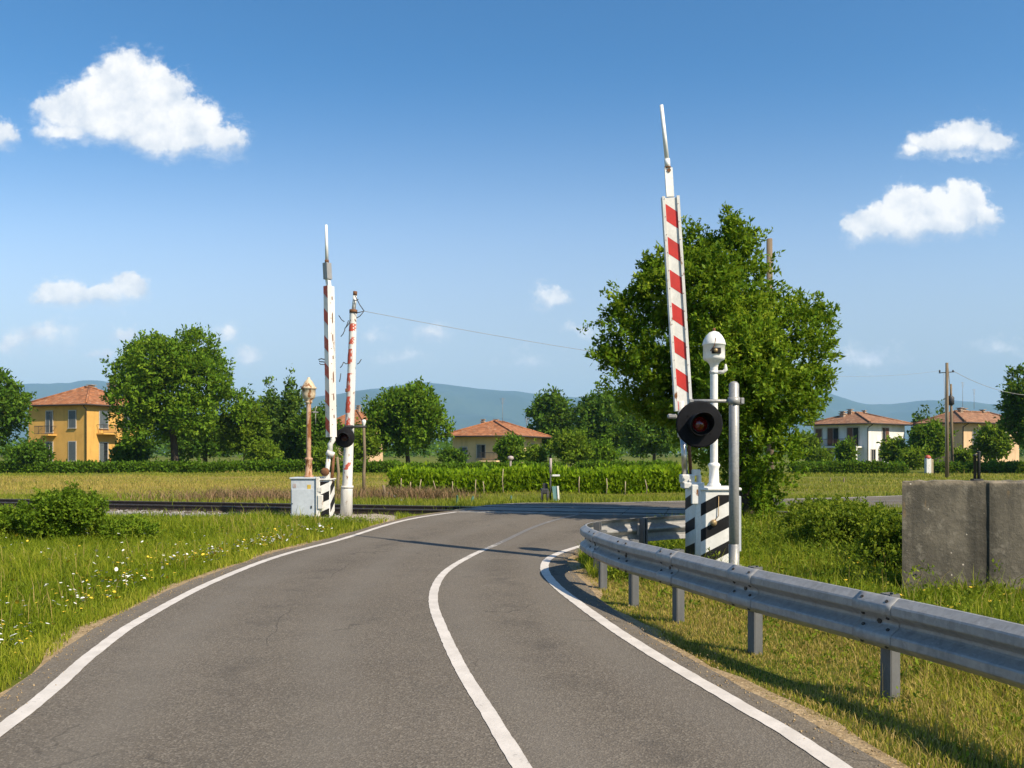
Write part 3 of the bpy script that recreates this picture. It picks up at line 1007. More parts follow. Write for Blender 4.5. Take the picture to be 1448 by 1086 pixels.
# --- shrubs in the gardens
SH = [
    ('garden_shrub', 'round light green bush right of the beige house', 806, 74, 660, 609, 58, 'leaf_bush', 520, 71, .5),
    ('garden_shrub', 'small bush beside the round light green bush', 850, 76, 660, 628, 42, 'leaf_oak', 320, 72, .45),
    ('garden_shrub', 'dark bush in front of the beige house wall', 722, 78, 660, 620, 40, 'leaf_oak', 380, 73, .42),
    ('garden_shrub', 'small pale bush at the right corner of the beige house', 756, 76, 660, 634, 26, 'leaf_bush', 220, 74, .5),
    ('garden_shrub', 'low bush under the dense round tree', 640, 74, 660, 640, 36, 'leaf_dark', 220, 75, .42),
    ('garden_shrub', 'bush under the left balcony of the white house', 1160, 86, 660, 640, 26, 'leaf_bush', 260, 76, .4),
    ('garden_shrub', 'climbing bush on the white house terrace', 1196, 88, 658, 626, 22, 'leaf_oak', 260, 77, .42),
    ('garden_shrub', 'spreading bush below the thin pale tree', 1292, 80, 660, 640, 38, 'leaf_bush', 320, 78, .5),
    ('garden_shrub', 'low bush by the peach house door', 1364, 84, 660, 640, 26, 'leaf_bush', 200, 79, .45),
    ('garden_shrub', 'dense bush left of the yellow house by the hedge', 40, 70, 664, 628, 60, 'leaf_dark', 360, 80, .42),
    ('garden_shrub', 'dark bush at the right-hand wall of the yellow house', 186, 76, 664, 622, 52, 'leaf_oak', 420, 83, .36),
    ('garden_shrub', 'small bush below the short bluish fir', 372, 72, 664, 628, 44, 'leaf_bush', 300, 81, .5),
    ('garden_shrub', 'low bush behind the rusty bell post', 455, 70, 664, 636, 44, 'leaf_bush', 260, 82, .42),
]
for (nm, lab, px, Y, pb, pt, wpx, mt, n, seed, ti_) in SH:
    a = P(px, pb, Y); t_ = P(px, pt, Y)
    tree(nm, lab, a.x, Y, max(.05, a.z), t_.z, wpx / F * Y, 'round', mt, leaf=.0042 * Y, clumps=n, per=10, seed=seed, group='garden shrubs', tint=ti_, cat='shrub',
         gap=.3, cr=.0045 * Y, bottom=-.9, nlobes=9, r0=.05, shoots=n // 5)

# --- near shrubs
def near_shrub(name, label, x, y, w, h, dep, seed, mat='leaf_bush', clumps=700, leaf=.065, tint=.42, n=11):
    return tree(name, label, x, y, 0.0, h, w, 'round', mat, leaf=leaf, clumps=clumps, per=15, seed=seed, tint=tint, cat='shrub', gap=.45, cr=.085, bottom=-.9, nlobes=n, dep=dep, r0=.025, shoots=170,
                group='shrubs beside the railway')


near_shrub('roadside_shrub', 'dark green shrub on the grass left of the railway track', -8.6, 15.6, 1.6, 1.0, 1.3, 91, 'leaf_bush', 800, tint=.42)
near_shrub('roadside_shrub', 'low sprawling shrub at the left picture edge', -10.4, 16.0, 2.2, .55, 1.5, 92, 'leaf_bush', 700, tint=.42)
near_shrub('roadside_shrub', 'low weedy shrub trailing from the dark shrub towards the track', -7.6, 16.0, 1.1, .36, 1.0, 93, 'leaf_bush', 320, tint=.45)
near_shrub('roadside_shrub', 'bright leafy shrub against the left end of the concrete wall', 5.75, 11.9, 1.1, .78, 1.0, 94, 'leaf_weed', 700, tint=.42)
near_shrub('roadside_shrub', 'yellow-green shrub between the large tree and the concrete wall', 5.9, 14.2, 2.2, .85, 1.6, 95, 'leaf_weed', 1000, tint=.5)
near_shrub('roadside_shrub', 'low shrub at the foot of the large bushy tree', 6.6, 17.0, 2.0, .75, 1.5, 96, 'leaf_weed', 700, tint=.42)


# ------------------------------------------------------------------ hedges
def hedge(label, x0, y0, x1, y1, h, th, seed, mat='leaf_hedge', leaf=.25, n=1500, tint=.42, wob=.12, name='clipped_hedge', up=.35, per=8, droop=0):
    rng = np.random.default_rng(seed)
    t = thing(name, label, 'hedge', ((x0 + x1) / 2, (y0 + y1) / 2, 0), 0, None)
    u = rng.uniform(0, 1, n); f = rng.uniform(0, 1, n)
    hh = h * (1 + wob * snoise(np.c_[u * math.hypot(x1 - x0, y1 - y0), u * 0], .8, seed) + wob * .5 * rng.normal(size=n))
    top = f < .38
    v = np.where(top, rng.uniform(-.5, .5, n), np.where(f < .9, -.5, .5))
    z = np.where(top, hh, hh * rng.uniform(.02, 1, n))
    dx, dy = x1 - x0, y1 - y0; L = math.hypot(dx, dy)
    nx, ny = -dy / L, dx / L
    if ny < 0: nx, ny = -nx, -ny
    X = x0 + dx * u + nx * v * th; Y = y0 + dy * u + ny * v * th
    C = np.c_[X, Y, z] + rng.normal(size=(n, 3)) * leaf * .25
    out = np.where(top[:, None], np.array([0, 0, 1.0]), np.c_[nx * np.sign(v), ny * np.sign(v), np.full(n, .3)])
    V, ti = leaves(C, out, leaf * .9, per, leaf, rng, tint, up=up, spread=.7)
    quad_obj('foliage', V, ti, M[mat], t)
    b = MB(); b.box(((x0 + x1) / 2, (y0 + y1) / 2, h * .44), (L - .2, th * .62, h * .88), math.atan2(dy, dx))
    b.build('inner_branches', M['bark'], t)
    return t


def pxl(px, Y): return (px - CX) / F * Y


hedge('long dark clipped hedge below the yellow house and oak', pxl(-60, 70), 70, pxl(345, 70), 70, .58, 1.2, 101, n=2600)
hedge('dark clipped hedge behind the rusty bell post', pxl(345, 70.5), 70.5, pxl(560, 70), 70, .68, 1.3, 102, n=1500)
hedge('clipped hedge in front of the beige house', pxl(560, 70), 70, pxl(795, 70), 69.5, .50, 1.2, 103, n=1600, tint=.5)
hedge('low clipped hedge between the beige house and the large tree', pxl(815, 69), 69, pxl(955, 69), 69, .60, 1.2, 104, n=1000, tint=.42)
hedge('clipped hedge in front of the white house', pxl(1120, 68), 68, pxl(1276, 68), 68, .58, 1.2, 105, n=1300, tint=.36)
hedge('clipped hedge in front of the peach house', pxl(1320, 68), 68, pxl(1500, 68), 68, .58, 1.2, 106, n=1300, tint=.36)
hedge('bright green tall crop row on the far side of the road', pxl(560, 36), 35.6, pxl(965, 36), 36.4, .70, 2.2, 107, 'leaf_crop', .20, 6200, .5, .19, 'crop_row', up=1.5, per=9)

# pale stakes at the foot of the crop row
for k, px in enumerate((566, 581, 594, 614, 641, 673, 684, 712, 819, 857, 884, 914)):
    hgt_ = (.55, .4, .5, .45, .42, .5, .42, .95, .62, .55, .42, .5)[k]
    x = pxl(px, 34.2)
    b = MB().tube([(x, 34.2, -.05), (x + random.uniform(-.05, .05), 34.2, hgt_ * .6), (x + random.uniform(-.06, .06), 34.2, hgt_ + .12)], [.025, .022, .018], 6)
    o = b.build('garden_stake', M['wood_pale'])
    tag(o, 'thin pale wooden stake at the foot of the bright green crop row' if k != 7 else 'tallest pale stake standing before the bright green crop row', 'stake', 'stakes along the crop row')



# ------------------------------------------------------------------ striped faces
def clip(poly, a, b, c):
    """keep the side a*x+b*y<=c"""
    out = []
    for i in range(len(poly)):
        p, q = poly[i], poly[(i + 1) % len(poly)]
        dp, dq = a * p[0] + b * p[1] - c, a * q[0] + b * q[1] - c
        if dp <= 0: out.append(p)
        if dp * dq < 0:
            t = dp / (dp - dq); out.append((p[0] + (q[0] - p[0]) * t, p[1] + (q[1] - p[1]) * t))
    return out


def bands(b, o, eu, ev, en, w, h, slope, period, duty, phase, mi, lift=.002):
    """diagonal painted bands v = slope*u + k on a w x h face"""
    o, eu, ev, en = Vector(o), Vector(eu), Vector(ev), Vector(en)
    k0 = phase - period * 20
    while k0 < h + abs(slope) * w + period:
        poly = [(0, 0), (w, 0), (w, h), (0, h)]
        poly = clip(poly, slope, -1, -k0)                      # v >= slope*u + k0
        if poly: poly = clip(poly, -slope, 1, k0 + period * duty)
        if len(poly) > 2:
            b.add([o + eu * p[0] + ev * p[1] + en * lift for p in poly], [tuple(range(len(poly)))], mi)
        k0 += period


def bolt(b, c, r=.012, ax=(0, -1, 0), L=.012, mi=0):
    c = Vector(c); b.tube([c, c + Vector(ax) * L], r, 6, mi, sm=False)


# ================================================================== RIGHT BARRIER
BX0, BX1, BY0, BY1, BZ = 2.64, 3.27, 11.72, 12.40, 1.20
g0 = hz(2.9, 12)
br = thing('level_crossing_barrier', 'upright red and white striped barrier boom on a black and white striped box', 'barrier',
           ((BX0 + BX1) / 2, (BY0 + BY1) / 2, g0), 0, 'crossing barriers')
b = MB()
b.box(((BX0 + BX1) / 2, (BY0 + BY1) / 2, g0 + .02), (.86, .90, .22), bev=.02)
b.build('base', M['plinth'], br)
b = MB(); z0 = g0 + .13
b.box(((BX0 + BX1) / 2, (BY0 + BY1) / 2, (z0 + BZ) / 2), (BX1 - BX0, BY1 - BY0, BZ - z0), bev=.012)
bands(b, (BX0 + .07, BY0, z0 + .01), (1, 0, 0), (0, 0, 1), (0, -1, 0), BX1 - BX0 - .085, BZ - z0 - .07, .52, .37, .48, -.03, 1)
bands(b, (BX0, BY1 - .012, z0 + .01), (0, -1, 0), (0, 0, 1), (-1, 0, 0), BY1 - BY0 - .03, BZ - z0 - .03, .22, .37, .46, .02, 1)
house_ = b.build('machine_box', [M['white'], M['black']], br)
b = MB(); b.box(((BX0 + BX1) / 2 + .01, (BY0 + BY1) / 2, BZ + .022), (BX1 - BX0 + .05, BY1 - BY0 + .05, .045), bev=.012)
b.build('lid', M['white'], house_)
b = MB(); b.box((BX0 + .035, BY0 - .022, (z0 + BZ) / 2 + .02), (.075, .04, BZ - z0 + .06), bev=.008)
for zz in (.3, .5, .72, .9): bolt(b, (BX0 + .035, BY0 - .042, zz), .011)
b.build('corner_strap', M['white_worn'], house_)
b = MB(); b.lathe([(0, -.01), (.045, 0), (.05, .02), (.035, .05), (.012, .06), (0, .06)], (BX0 + .26, BY0 - .004, .74), 14, axis='y')
b.tube([(BX0 + .27, BY0 - .02, .76), (BX0 + .33, BY0 - .02, .84), (BX0 + .335, BY0 - .012, 1.12)], .006, 6)
b.build('padlock', M['brass'], house_)
b = MB(); b.box((BX1 + .025, BY0 + .25, .72), (.04, .42, .80), bev=.006)
b.build('side_door', M['cabinet'], house_)
# pivot head
PV = Vector((BX0 - .075, BY0 + .12, BZ))
b = MB()
b.box((PV.x + .06, PV.y, BZ + .075), (.30, .24, .09), bev=.012)
b.box((PV.x - .02, PV.y, BZ + .17), (.19, .20, .13), bev=.015)
b.box((PV.x + .15, PV.y - .03, BZ + .12), (.045, .12, .22), bev=.008)
b.box((PV.x + .10, PV.y - .06, BZ + .26), (.12, .06, .09), bev=.008)
b.box((PV.x + .06, PV.y - .16, BZ - .05), (.10, .06, .28), bev=.01)
for dx, dz in ((-.07, .18), (0, .15), (.05, .2)): bolt(b, (PV.x + dx, PV.y - .10, BZ + dz), .018, L=.02)
b.build('pivot_head', M['white_worn'], br)
# lower arm: two tubes, one steel one rusty, up to the striped board
TL = math.radians(3.55)
ux, uz = -math.sin(TL), math.cos(TL)


def arm(s, dx=0, dy=0):
    return Vector((PV.x - .01 + ux * s + uz * dx, PV.y + dy, BZ + .20 + uz * s - ux * dx))


b = MB()
b.tube([arm(-.02, -.035, -.02), arm(.62, -.035, -.02)], .042, 14, 0)
b.tube([arm(.55, -.03, 0), arm(1.1, -.03, 0)], .052, 14, 2)
b.tube([arm(-.02, .055, .02), arm(.60, .055, .02)], .026, 10, 1)
b.tube([arm(.58, -.03, 0), arm(.66, -.03, 0)], .075, 14, 2)
b.build('lower_arm', [M['steel'], M['rust'], M['white_worn']], br)
S0, S1, BW = .98, 4.06, .24
b = MB()


def slab(b, s0, s1, d0, d1, y0, y1, mi):
    v = [arm(s0, d0, y0), arm(s0, d1, y0), arm(s0, d1, y1), arm(s0, d0, y1), arm(s1, d0, y0), arm(s1, d1, y0), arm(s1, d1, y1), arm(s1, d0, y1)]
    b.add(v, [(0, 3, 2, 1), (4, 5, 6, 7), (0, 1, 5, 4), (1, 2, 6, 5), (2, 3, 7, 6), (3, 0, 4, 7)], mi)


slab(b, S0, S1, -BW / 2 + .012, BW / 2 - .012, -.03, .03, 0)
slab(b, S0 - .02, S1 + .02, -BW / 2 - .006, -BW / 2 + .012, -.055, .055, 2)
slab(b, S0 - .02, S1 + .02, BW / 2 - .012, BW / 2 + .006, -.055, .055, 2)
slab(b, S0 - .02, S1 + .02, -BW / 2 + .0125, -BW / 2 + .034, -.055, -.031, 2)
slab(b, S0 - .02, S1 + .02, BW / 2 - .034, BW / 2 - .0125, -.055, -.031, 2)
eu = Vector((uz, 0, -ux)); ev = Vector((ux, 0, uz))
bands(b, arm(S0, -BW / 2 + .035, -.03), eu, ev, (0, -1, 0), BW - .07, S1 - S0, -.76, .478, .52, .36, 1)
for k in range(12):
    bolt(b, arm(S0 + .12 + k * .26, BW / 2 - .024, -.055), .006, L=.006, mi=3)
    bolt(b, arm(S0 + .2 + k * .26, -BW / 2 + .022, -.055), .006, L=.006, mi=3)
b.build('striped_boom', [M['whitesheet'], M['red'], M['white_worn'], M['rust']], br)
b = MB()
slab(b, S1 + .02, S1 + .44, -.055, .055, -.025, .025, 0)
slab(b, S1 + .06, S1 + .44, -.061, -.0552, -.045, -.0, 0)
bolt(b, arm(S1 + .40, .0, -.026), .03, L=.012, mi=1)
b.tube([arm(S1 + .44, -.01), arm(S1 + .455, -.01)], .05, 12, 1)
b.tube([arm(S1 + .45, -.01), arm(S1 + .57, -.012)], .042, 12, 0)
b.tube([arm(S1 + .56, -.012), arm(S1 + 1.36, -.045)], [.033, .027], 12, 0)
b.build('boom_tip', [M['white'], M['rust']], br)
# rounded rubber end stop beside the lower arm
b = MB(); b.box((arm(.88, -.17).x, PV.y, arm(.88).z), (.14, .06, .07), bev=.02)
b.build('stop_bracket', M['galv'], br)

# bell on the tall white post
bx, by = 3.02, 12.16
bl = thing('warning_bell', 'smooth white domed bell on a tall white post behind the black signal light', 'bell', (bx, by, BZ + .045), 0, 'crossing bells')
b = MB().lathe([(0.10, 0), (.10, .03), (.075, .06), (.07, .26), (.085, .30), (.09, .32), (.075, .345), (.048, .36)], (bx, by, BZ + .045), 20)
b.build('pedestal', M['white'], bl)
zt = 1.75 + (640 - 517) / F * by
b = MB().tube([(bx, by, BZ + .40), (bx, by, zt)], .056, 20, cap=False)
b.build('post', M['white'], bl)
b = MB().tube([(bx, by, zt - .12), (bx, by, zt - .08)], .066, 16)
b.tube([(bx + .05, by - .02, zt - .10), (bx + .13, by - .03, zt - .10), (bx + .17, by - .03, zt - .06), (bx + .165, by - .03, zt + .02)], [.028, .03, .03, .012], 8)
b.build('bracket', M['white_worn'], bl)
b = MB().lathe([(.055, 0), (.07, .05), (.10, .09), (.155, .12), (.16, .15), (.16, .33), (.172, .335), (.172, .35), (.15, .42), (.115, .48), (.07, .525), (.02, .545), (0, .546)], (bx, by, zt - .03), 28)
bell = b.build('bell_housing', M['white'], bl)
b = MB().tube([(bx, by, zt + .51), (bx, by, zt + .56)], .022, 8).tube([(bx - .03, by - .04, zt + .5), (bx - .01, by - .155, zt + .38), (bx - .04, by - .172, zt + .27), (bx - .09, by - .15, zt + .2)], .006, 6)
b.build('wire', M['rust'], bell)
b = MB().box((bx - .005, by - .152, zt + .205), (.13, .05, .085), mi=0)
b.lathe([(0, 0), (.03, .0), (.03, .025), (0, .03)], (bx - .02, by - .175, zt + .205), 10, axis='y', mi=1)
b.build('sound_opening', [M['black'], M['brass']], bell)

# black signal lamp on grey steel pole
px_, py_ = 3.10, 11.36
gp = hz(px_, py_)
sg = thing('crossing_signal', 'large black round signal with one dark red lamp on a grey steel pole', 'signal light', (px_, py_, gp), 0, 'crossing signals')
zt = 1.75 + (640 - 545) / F * py_
b = MB().tube([(px_, py_, gp - .1), (px_, py_, zt)], .068, 24)
b.lathe([(.068, 0), (.066, .02), (.04, .05), (0, .06)], (px_, py_, zt), 24)
b.build('pole', M['galv'], sg)
b = MB().box((px_ + .05, py_ + .1, gp + .02), (.62, .52, .16), .1, bev=.02)
b.build('footing', M['plinth'], sg)
b = MB().lathe([(.16, .02), (.16, .07), (.14, .10), (.07, .13), (.075, .42), (.069, .43)], (px_, py_, gp + .08), 20)
b.build('base_sleeve', M['galv'], sg)
za = 1.75 + (640 - 567) / F * py_
b = MB().tube([(px_ - .62, py_ + .02, za), (px_ + .12, py_ + .02, za)], .026, 10)
b.tube([(px_, py_, za - .05), (px_, py_, za + .05)], .083, 20)
b.box((px_ + .115, py_ + .02, za), (.05, .09, .09), bev=.01); b.box((px_ - .60, py_ + .0, za), (.06, .07, .05), bev=.01)
b.build('arm', M['galv'], sg)
lx, lz, ly = (989 - CX) / F * (py_ - .1), 1.75 + (640 - 600) / F * (py_ - .1), py_ - .10
b = MB().lathe([(0, -.02), (.30, -.02), (.322, -.01), (.325, 0), (.318, .012), (.30, .015), (.12, .018), (.115, .02)], (lx, ly, lz), 56, axis='y')
b.lathe([(.11, -.16), (.115, -.02), (.0, -.17)], (lx, ly, lz), 24, axis='y')
for a in (.6, 2.5, 3.8, 5.6): bolt(b, (lx + .2 * math.cos(a), ly - .015, lz + .2 * math.sin(a)), .008)
disc = b.build('backing_disc', M['hoodblack'], sg)
b = MB()   # visor: a tube open below the horizontal
n = 28
ring = []
for k in range(n + 1):
    a = math.radians(-90) + math.radians(360) * k / n
    L = .09 + .10 * (1 + math.sin(a))
    for r in (.165, .158):
        ring.append(Vector((lx + r * math.cos(a), ly - .012, lz + r * math.sin(a) * .98)))
        ring.append(Vector((lx + r * math.cos(a) * .97, ly - .012 - L, lz + r * math.sin(a) * .95)))
fs = []
for k in range(n):
    o1, o2 = k * 4, k * 4 + 4
    fs += [(o1, o1 + 1, o2 + 1, o2), (o1 + 2, o2 + 2, o2 + 3, o1 + 3), (o1 + 1, o1 + 3, o2 + 3, o2 + 1)]
b.add(ring, fs, 0, False)
b.build('visor', M['black'], sg)
b = MB().lathe([(.118, .0), (.118, .03), (.105, .034), (.104, .03)], (lx, ly - .012, lz), 32, axis='y', mi=1)
b.lathe([(.104, .028), (.085, .045), (.05, .06), (0, .066)], (lx, ly - .012, lz), 32, axis='y')
b.build('lens', [M['lens'], M['black']], sg)

# ================================================================== LEFT BARRIER GROUP
LY = 19.6
gl = hz(-4.8, LY)
cb = thing('control_cabinet', 'pale grey steel control cabinet on the grass beside the far barrier', 'cabinet', (-4.92, LY + .25, gl))
b = MB()
CXW, CW, CD, CH = -5.03, .60, .62, 1.06
b.box((CXW, LY + CD / 2, gl + CH / 2 - .03), (CW, CD, CH), bev=.008)
body = b.build('body', M['cabinet'], cb)
b = MB(); b.box((CXW, LY + CD / 2, gl + CH - .012), (CW + .06, CD + .07, .04), bev=.01); b.build('lid', M['cabinet'], cb)
b = MB(); b.box((CXW - .01, LY - .008, gl + .42), (CW - .06, .014, .74), bev=.004)
b.build('door', M['cabinet'], cb)
dr = COL.objects[-1]
b = MB(); b.box((CXW + .2, LY - .022, gl + .36), (.03, .02, .06)); b.build('handle', M['darkmetal'], dr)
MB().lathe([(0, 0), (.014, 0), (.014, .02), (0, .02)], (CXW - .26, LY - .012, gl + .44), 8, axis='y').build('lock', M['darkmetal'], dr)
b = MB(); b.box((CXW - .21, LY - .004, gl + .87), (.075, .008, .10)); b.build('label_plate', M['sticker'], cb)
b = MB(); b.box((CXW + .14, LY - .004, gl + .84), (.085, .008, .11)); b.build('label_plate', M['yellowlabel'], cb)

bx, by = -4.98, LY + .32
bl = thing('warning_bell', 'rusty cream lantern-shaped bell on a rusty post rising from the grey cabinet', 'bell', (bx, by, gl + CH), 0, 'crossing bells')
zc0 = gl + CH + .008
zt = 1.75 + (640 - 569) / F * by
b = MB().lathe([(.12, 0), (.12, .03), (.085, .05), (.08, .40), (.10, .43), (.10, .46), (.07, .48)], (bx, by, zc0), 16)
b.build('pedestal', M['post_rust'], bl)
b = MB().tube([(bx, by, zc0 + .47), (bx, by, zt)], .058, 16, cap=False); b.build('post', M['post_rust'], bl)
b = MB().lathe([(.06, -.04), (.09, 0), (.09, .02), (.075, .03), (.12, .08), (.155, .13), (.165, .20), (.165, .32), (.19, .33), (.19, .36), (.15, .40), (.10, .50), (.05, .56), (.035, .565), (.035, .61), (0, .612)], (bx, by, zt), 24)
b.build('bell_housing', M['cream_rust'], bl)
b = MB().tube([(bx + .06, by, zt - .24), (bx + .16, by, zt - .22), (bx + .17, by, zt - .16), (bx + .2, by, zt - .1)], .014, 6)
b.tube([(bx + .17, by, zt - .22), (bx + .17, by, zt - .55)], .008, 6).box((bx + .17, by, zt - .24), (.12, .04, .03))
b.build('cable_hook', M['galv'], bl)

mx, my = -4.52, LY + .28
bar = thing('level_crossing_barrier', 'worn upright barrier boom beside the grey cabinet, striped face half turned away', 'barrier', (mx, my, gl), 0, 'crossing barriers')
b = MB(); b.box((mx, my, gl + .02), (.62, .7, .18), bev=.02); b.build('base', M['plinth'], bar)
x0, x1, y0, y1, zb, zt_ = mx - .13, mx + .13, my - .26, my + .26, gl + .11, gl + 1.0
b = MB(); b.box((mx, my, (zb + zt_) / 2), (x1 - x0, y1 - y0, zt_ - zb), bev=.01)
bands(b, (x0 + .02, y0, zb + .01), (1, 0, 0), (0, 0, 1), (0, -1, 0), x1 - x0 - .04, zt_ - zb - .04, .45, .42, .5, .32, 1)
bands(b, (x1, y0 + .02, zb + .01), (0, 1, 0), (0, 0, 1), (1, 0, 0), y1 - y0 - .04, zt_ - zb - .04, .45, .42, .5, .1, 1)
mb_ = b.build('machine_box', [M['white'], M['black']], bar)
b = MB(); b.box((mx, my, zt_ + .02), (x1 - x0 + .06, y1 - y0 + .06, .04), bev=.012); b.build('lid', M['white_worn'], mb_)
b = MB(); b.box((x0 - .03, y0 - .03, gl + .58), (.09, .07, 1.0), .2, bev=.01); b.box((x0 + .04, y0 - .06, gl + .48), (.13, .07, .34), .1, bev=.015)
b.box((x0 + .02, y0 - .05, gl + .78), (.1, .05, .1)); b.build('corner_strap', M['white_worn'], mb_)
PV2 = Vector((mx + .02, my - .05, zt_ + .03))
b = MB(); b.box((PV2.x - .02, PV2.y, PV2.z + .08), (.16, .2, .16), bev=.02); b.lathe([(0, -.02), (.1, -.02), (.1, .08), (.05, .11), (0, .11)], (PV2.x - .03, PV2.y - .1, PV2.z + .17), 14, axis='y', mi=1)
b.build('pivot_head', [M['white_worn'], M['rust']], bar)
ar = lambda px, py, dy=0: P(px, py, PV2.y + dy)
b = MB()
b.tube([ar(460.5, 684), ar(465, 645)], .055, 12, 0); b.tube([ar(469, 684, .05), ar(472, 643, .05)], .036, 10, 1)
b.tube([ar(465.5, 645), ar(468.5, 638)], .10, 14, 0)
b.tube([ar(467, 640), ar(467, 628), ar(471, 622), ar(469, 612)], [.06, .065, .065, .06], 12, 0)
b.build('lower_arm', [M['white_worn'], M['rust']], bar)
# box-section boom turned about 40 degrees, so its striped face is seen edge-on
lo, hi = ar(468.5, 618), ar(465.0, 405)
ev = (hi - lo).normalized(); Lb = (hi - lo).length
e1 = Vector((.80, -.60, 0)); e1 = (e1 - ev * e1.dot(ev)).normalized()     # along the narrow, sunlit side
e2 = ev.cross(e1).normalized()
if e2.y > 0: e2 = -e2                                                     # towards the camera and left
b = MB()
w1, w2 = .155, .21


def prism(b, c0, c1, a1, a2, k=1.0, mi=0):
    v = [c0 + e1 * i * a1 / 2 + e2 * j * a2 / 2 for i, j in ((-1, -1), (1, -1), (1, 1), (-1, 1))] + [c1 + e1 * i * a1 * k / 2 + e2 * j * a2 * k / 2 for i, j in ((-1, -1), (1, -1), (1, 1), (-1, 1))]
    b.add(v, [(0, 3, 2, 1), (4, 5, 6, 7), (0, 1, 5, 4), (1, 2, 6, 5), (2, 3, 7, 6), (3, 0, 4, 7)], mi)


prism(b, lo, hi, w1, w2)
bands(b, lo + e2 * w2 / 2 - e1 * w1 / 2, e1, ev, e2, w1, Lb, -.9, .66, .46, .2, 1)
for k in range(9):
    c = lo + ev * (.3 + k * .37) + e1 * w1 / 2 + e2 * .02
    b.tube([c, c + e1 * .006], .012, 6, 2)
for k in range(7):
    c = lo + ev * (.5 + k * .48) + e1 * (w1 / 2 + .001) - e2 * .03
    hh_ = .05 + .05 * (k % 3)
    b.add([c + e2 * .015 - ev * hh_, c - e2 * .02 - ev * hh_ * .7, c - e2 * .012 + ev * hh_, c + e2 * .02 + ev * hh_ * .6], [(0, 1, 2, 3)], 2)
b.build('striped_boom', [M['white_worn'], M['red_worn'], M['rust']], bar)
b = MB()
t1, t2, t3 = ar(463.5, 395), ar(462.3, 372), ar(461.2, 318)
prism(b, hi, t1, .09, .09); prism(b, t1, t2, .15, .15, 1, 1)
b.tube([t2, t2 + (t3 - t2) * .08], .05, 10, 2); b.tube([t2 + (t3 - t2) * .06, t3], [.042, .03], 10, 0)
b.build('boom_tip', [M['white'], M['galv'], M['rust']], bar)
b = MB()
c = ar(459.5, 512)
b.tube([c + Vector((.05, 0, 0)), c, c + Vector((-.13, -.02, .01)), c + Vector((-.15, -.02, .06)), c + Vector((-.08, -.02, .08)), c + Vector((.04, 0, .05))], .014, 6)
b.tube([c + Vector((.05, 0, -.06)), c + Vector((-.1, -.02, -.06)), c + Vector((-.13, -.02, -.03))], .012, 6)
b.build('hook', M['darkmetal'], bar)

# white pole with peeling red patches, carrying the second signal
wx, wy = (489.5 - CX) / F * 20.3, 20.3
gw = max(hz(wx, wy), zc)
sp = thing('crossing_signal', 'small black hooded signal on a tall leaning white pole with peeling red patches', 'signal light', (wx, wy, gw), 0, 'crossing signals')
q = lambda px, py, dy=0: P(px, py, wy + dy)
b = MB()
b.tube([Vector((wx, wy, gw - .1)), q(490.5, 693), q(491, 688)], [.155, .142, .14], 20, 0)
b.tube([q(491, 690), q(491, 687)], .155, 20, 0)
b.tube([q(491, 689), q(496.5, 545), q(499.5, 442)], [.125, .105, .088], 20, 0, cap=False)
b.tube([q(499.6, 443), q(499.8, 438)], .10, 16, 2); b.tube([q(500, 440), q(502.2, 414)], [.05, .048], 12, 0); b.tube([q(502, 418), q(502.3, 412)], .052, 12, 2)
top, botm = q(499.5, 442), q(491, 689)


def patch(b, px0, py0, px1, py1, a0, a1):
    """peeling paint patch wrapped on the tapered pole between two heights and two angles"""
    vs, fs = [], []
    n, m = 6, 5
    for i in range(m + 1):
        zz = 1.75 + (640 - (py0 + (py1 - py0) * i / m)) / F * wy
        t = (zz - botm.z) / (top.z - botm.z); c = botm.lerp(top, t); r = .125 + (.088 - .125) * t + .003
        for k in range(n + 1):
            a = a0 + (a1 - a0) * k / n + .16 * math.sin(i * 2.3 + k * 1.7 + px0) + (i / m - .5) * -.9
            vs.append(c + Vector((math.sin(a) * r, -math.cos(a) * r, 0)))
    for i in range(m):
        for k in range(n): fs.append((i * (n + 1) + k, i * (n + 1) + k + 1, (i + 1) * (n + 1) + k + 1, (i + 1) * (n + 1) + k))
    b.add(vs, fs, 1, True)


for (y0_, y1_, a0, a1) in ((458, 469, -1.0, 1.5), (477, 487, -.4, 1.5), (494, 515, -1.3, 1.1), (528, 554, -1.4, 1.3), (561, 584, -1.1, 1.5), (590, 603, -.5, 1.2), (654, 664, -.3, .5)):
    patch(b, 0, y0_, 0, y1_, a0, a1)
pole_ = b.build('pole', [M['white_worn'], M['red_worn'], M['rust']], sp)
b = MB()
c = q(497, 552, -.05); b.box((c.x - .10, c.y, c.z), (.10, .08, .09), bev=.01)
b.build('clamp', M['rust'], sp)
b = MB()
for (ax, ay, bx_, by_) in ((489, 463, 496, 452), (487, 466, 493, 453), (479, 446, 487, 455), (482, 476, 488, 466), (481, 520, 486, 512), (480, 540, 482, 528), (500, 424, 507, 423), (502, 418, 515, 440), (499, 441, 515, 440), (504, 450, 514, 441), (486, 512, 492, 514), (505, 515, 511, 508)):
    MB().tube([q(ax, ay, -.1), q((ax + bx_) / 2, (ay + by_) / 2 + 1.5, -.1), q(bx_, by_, -.1)], .011, 5).build('loose_wire', M['darkmetal'], sp)
b = MB(); b.tube([q(486, 605, -.16), q(505, 603, -.16), q(518, 603.5, -.12)], .03, 8); b.box((q(495, 604).x, wy - .13, q(0, 604).z), (.2, .1, .09), bev=.01)
b.build('arm', M['darkmetal'], sp)
c = q(487.5, 619, -.35)
b = MB().lathe([(0, -.02), (.23, -.02), (.245, 0), (.235, .015), (0, .02)], c, 36, axis='y'); b.lathe([(.10, -.2), (.12, -.02)], c, 20, axis='y'); b.lathe([(0, -.2), (.1, -.2)], c, 20, axis='y')
b.build('backing_disc', M['hoodblack'], sp)
b = MB(); n = 20; ring = []
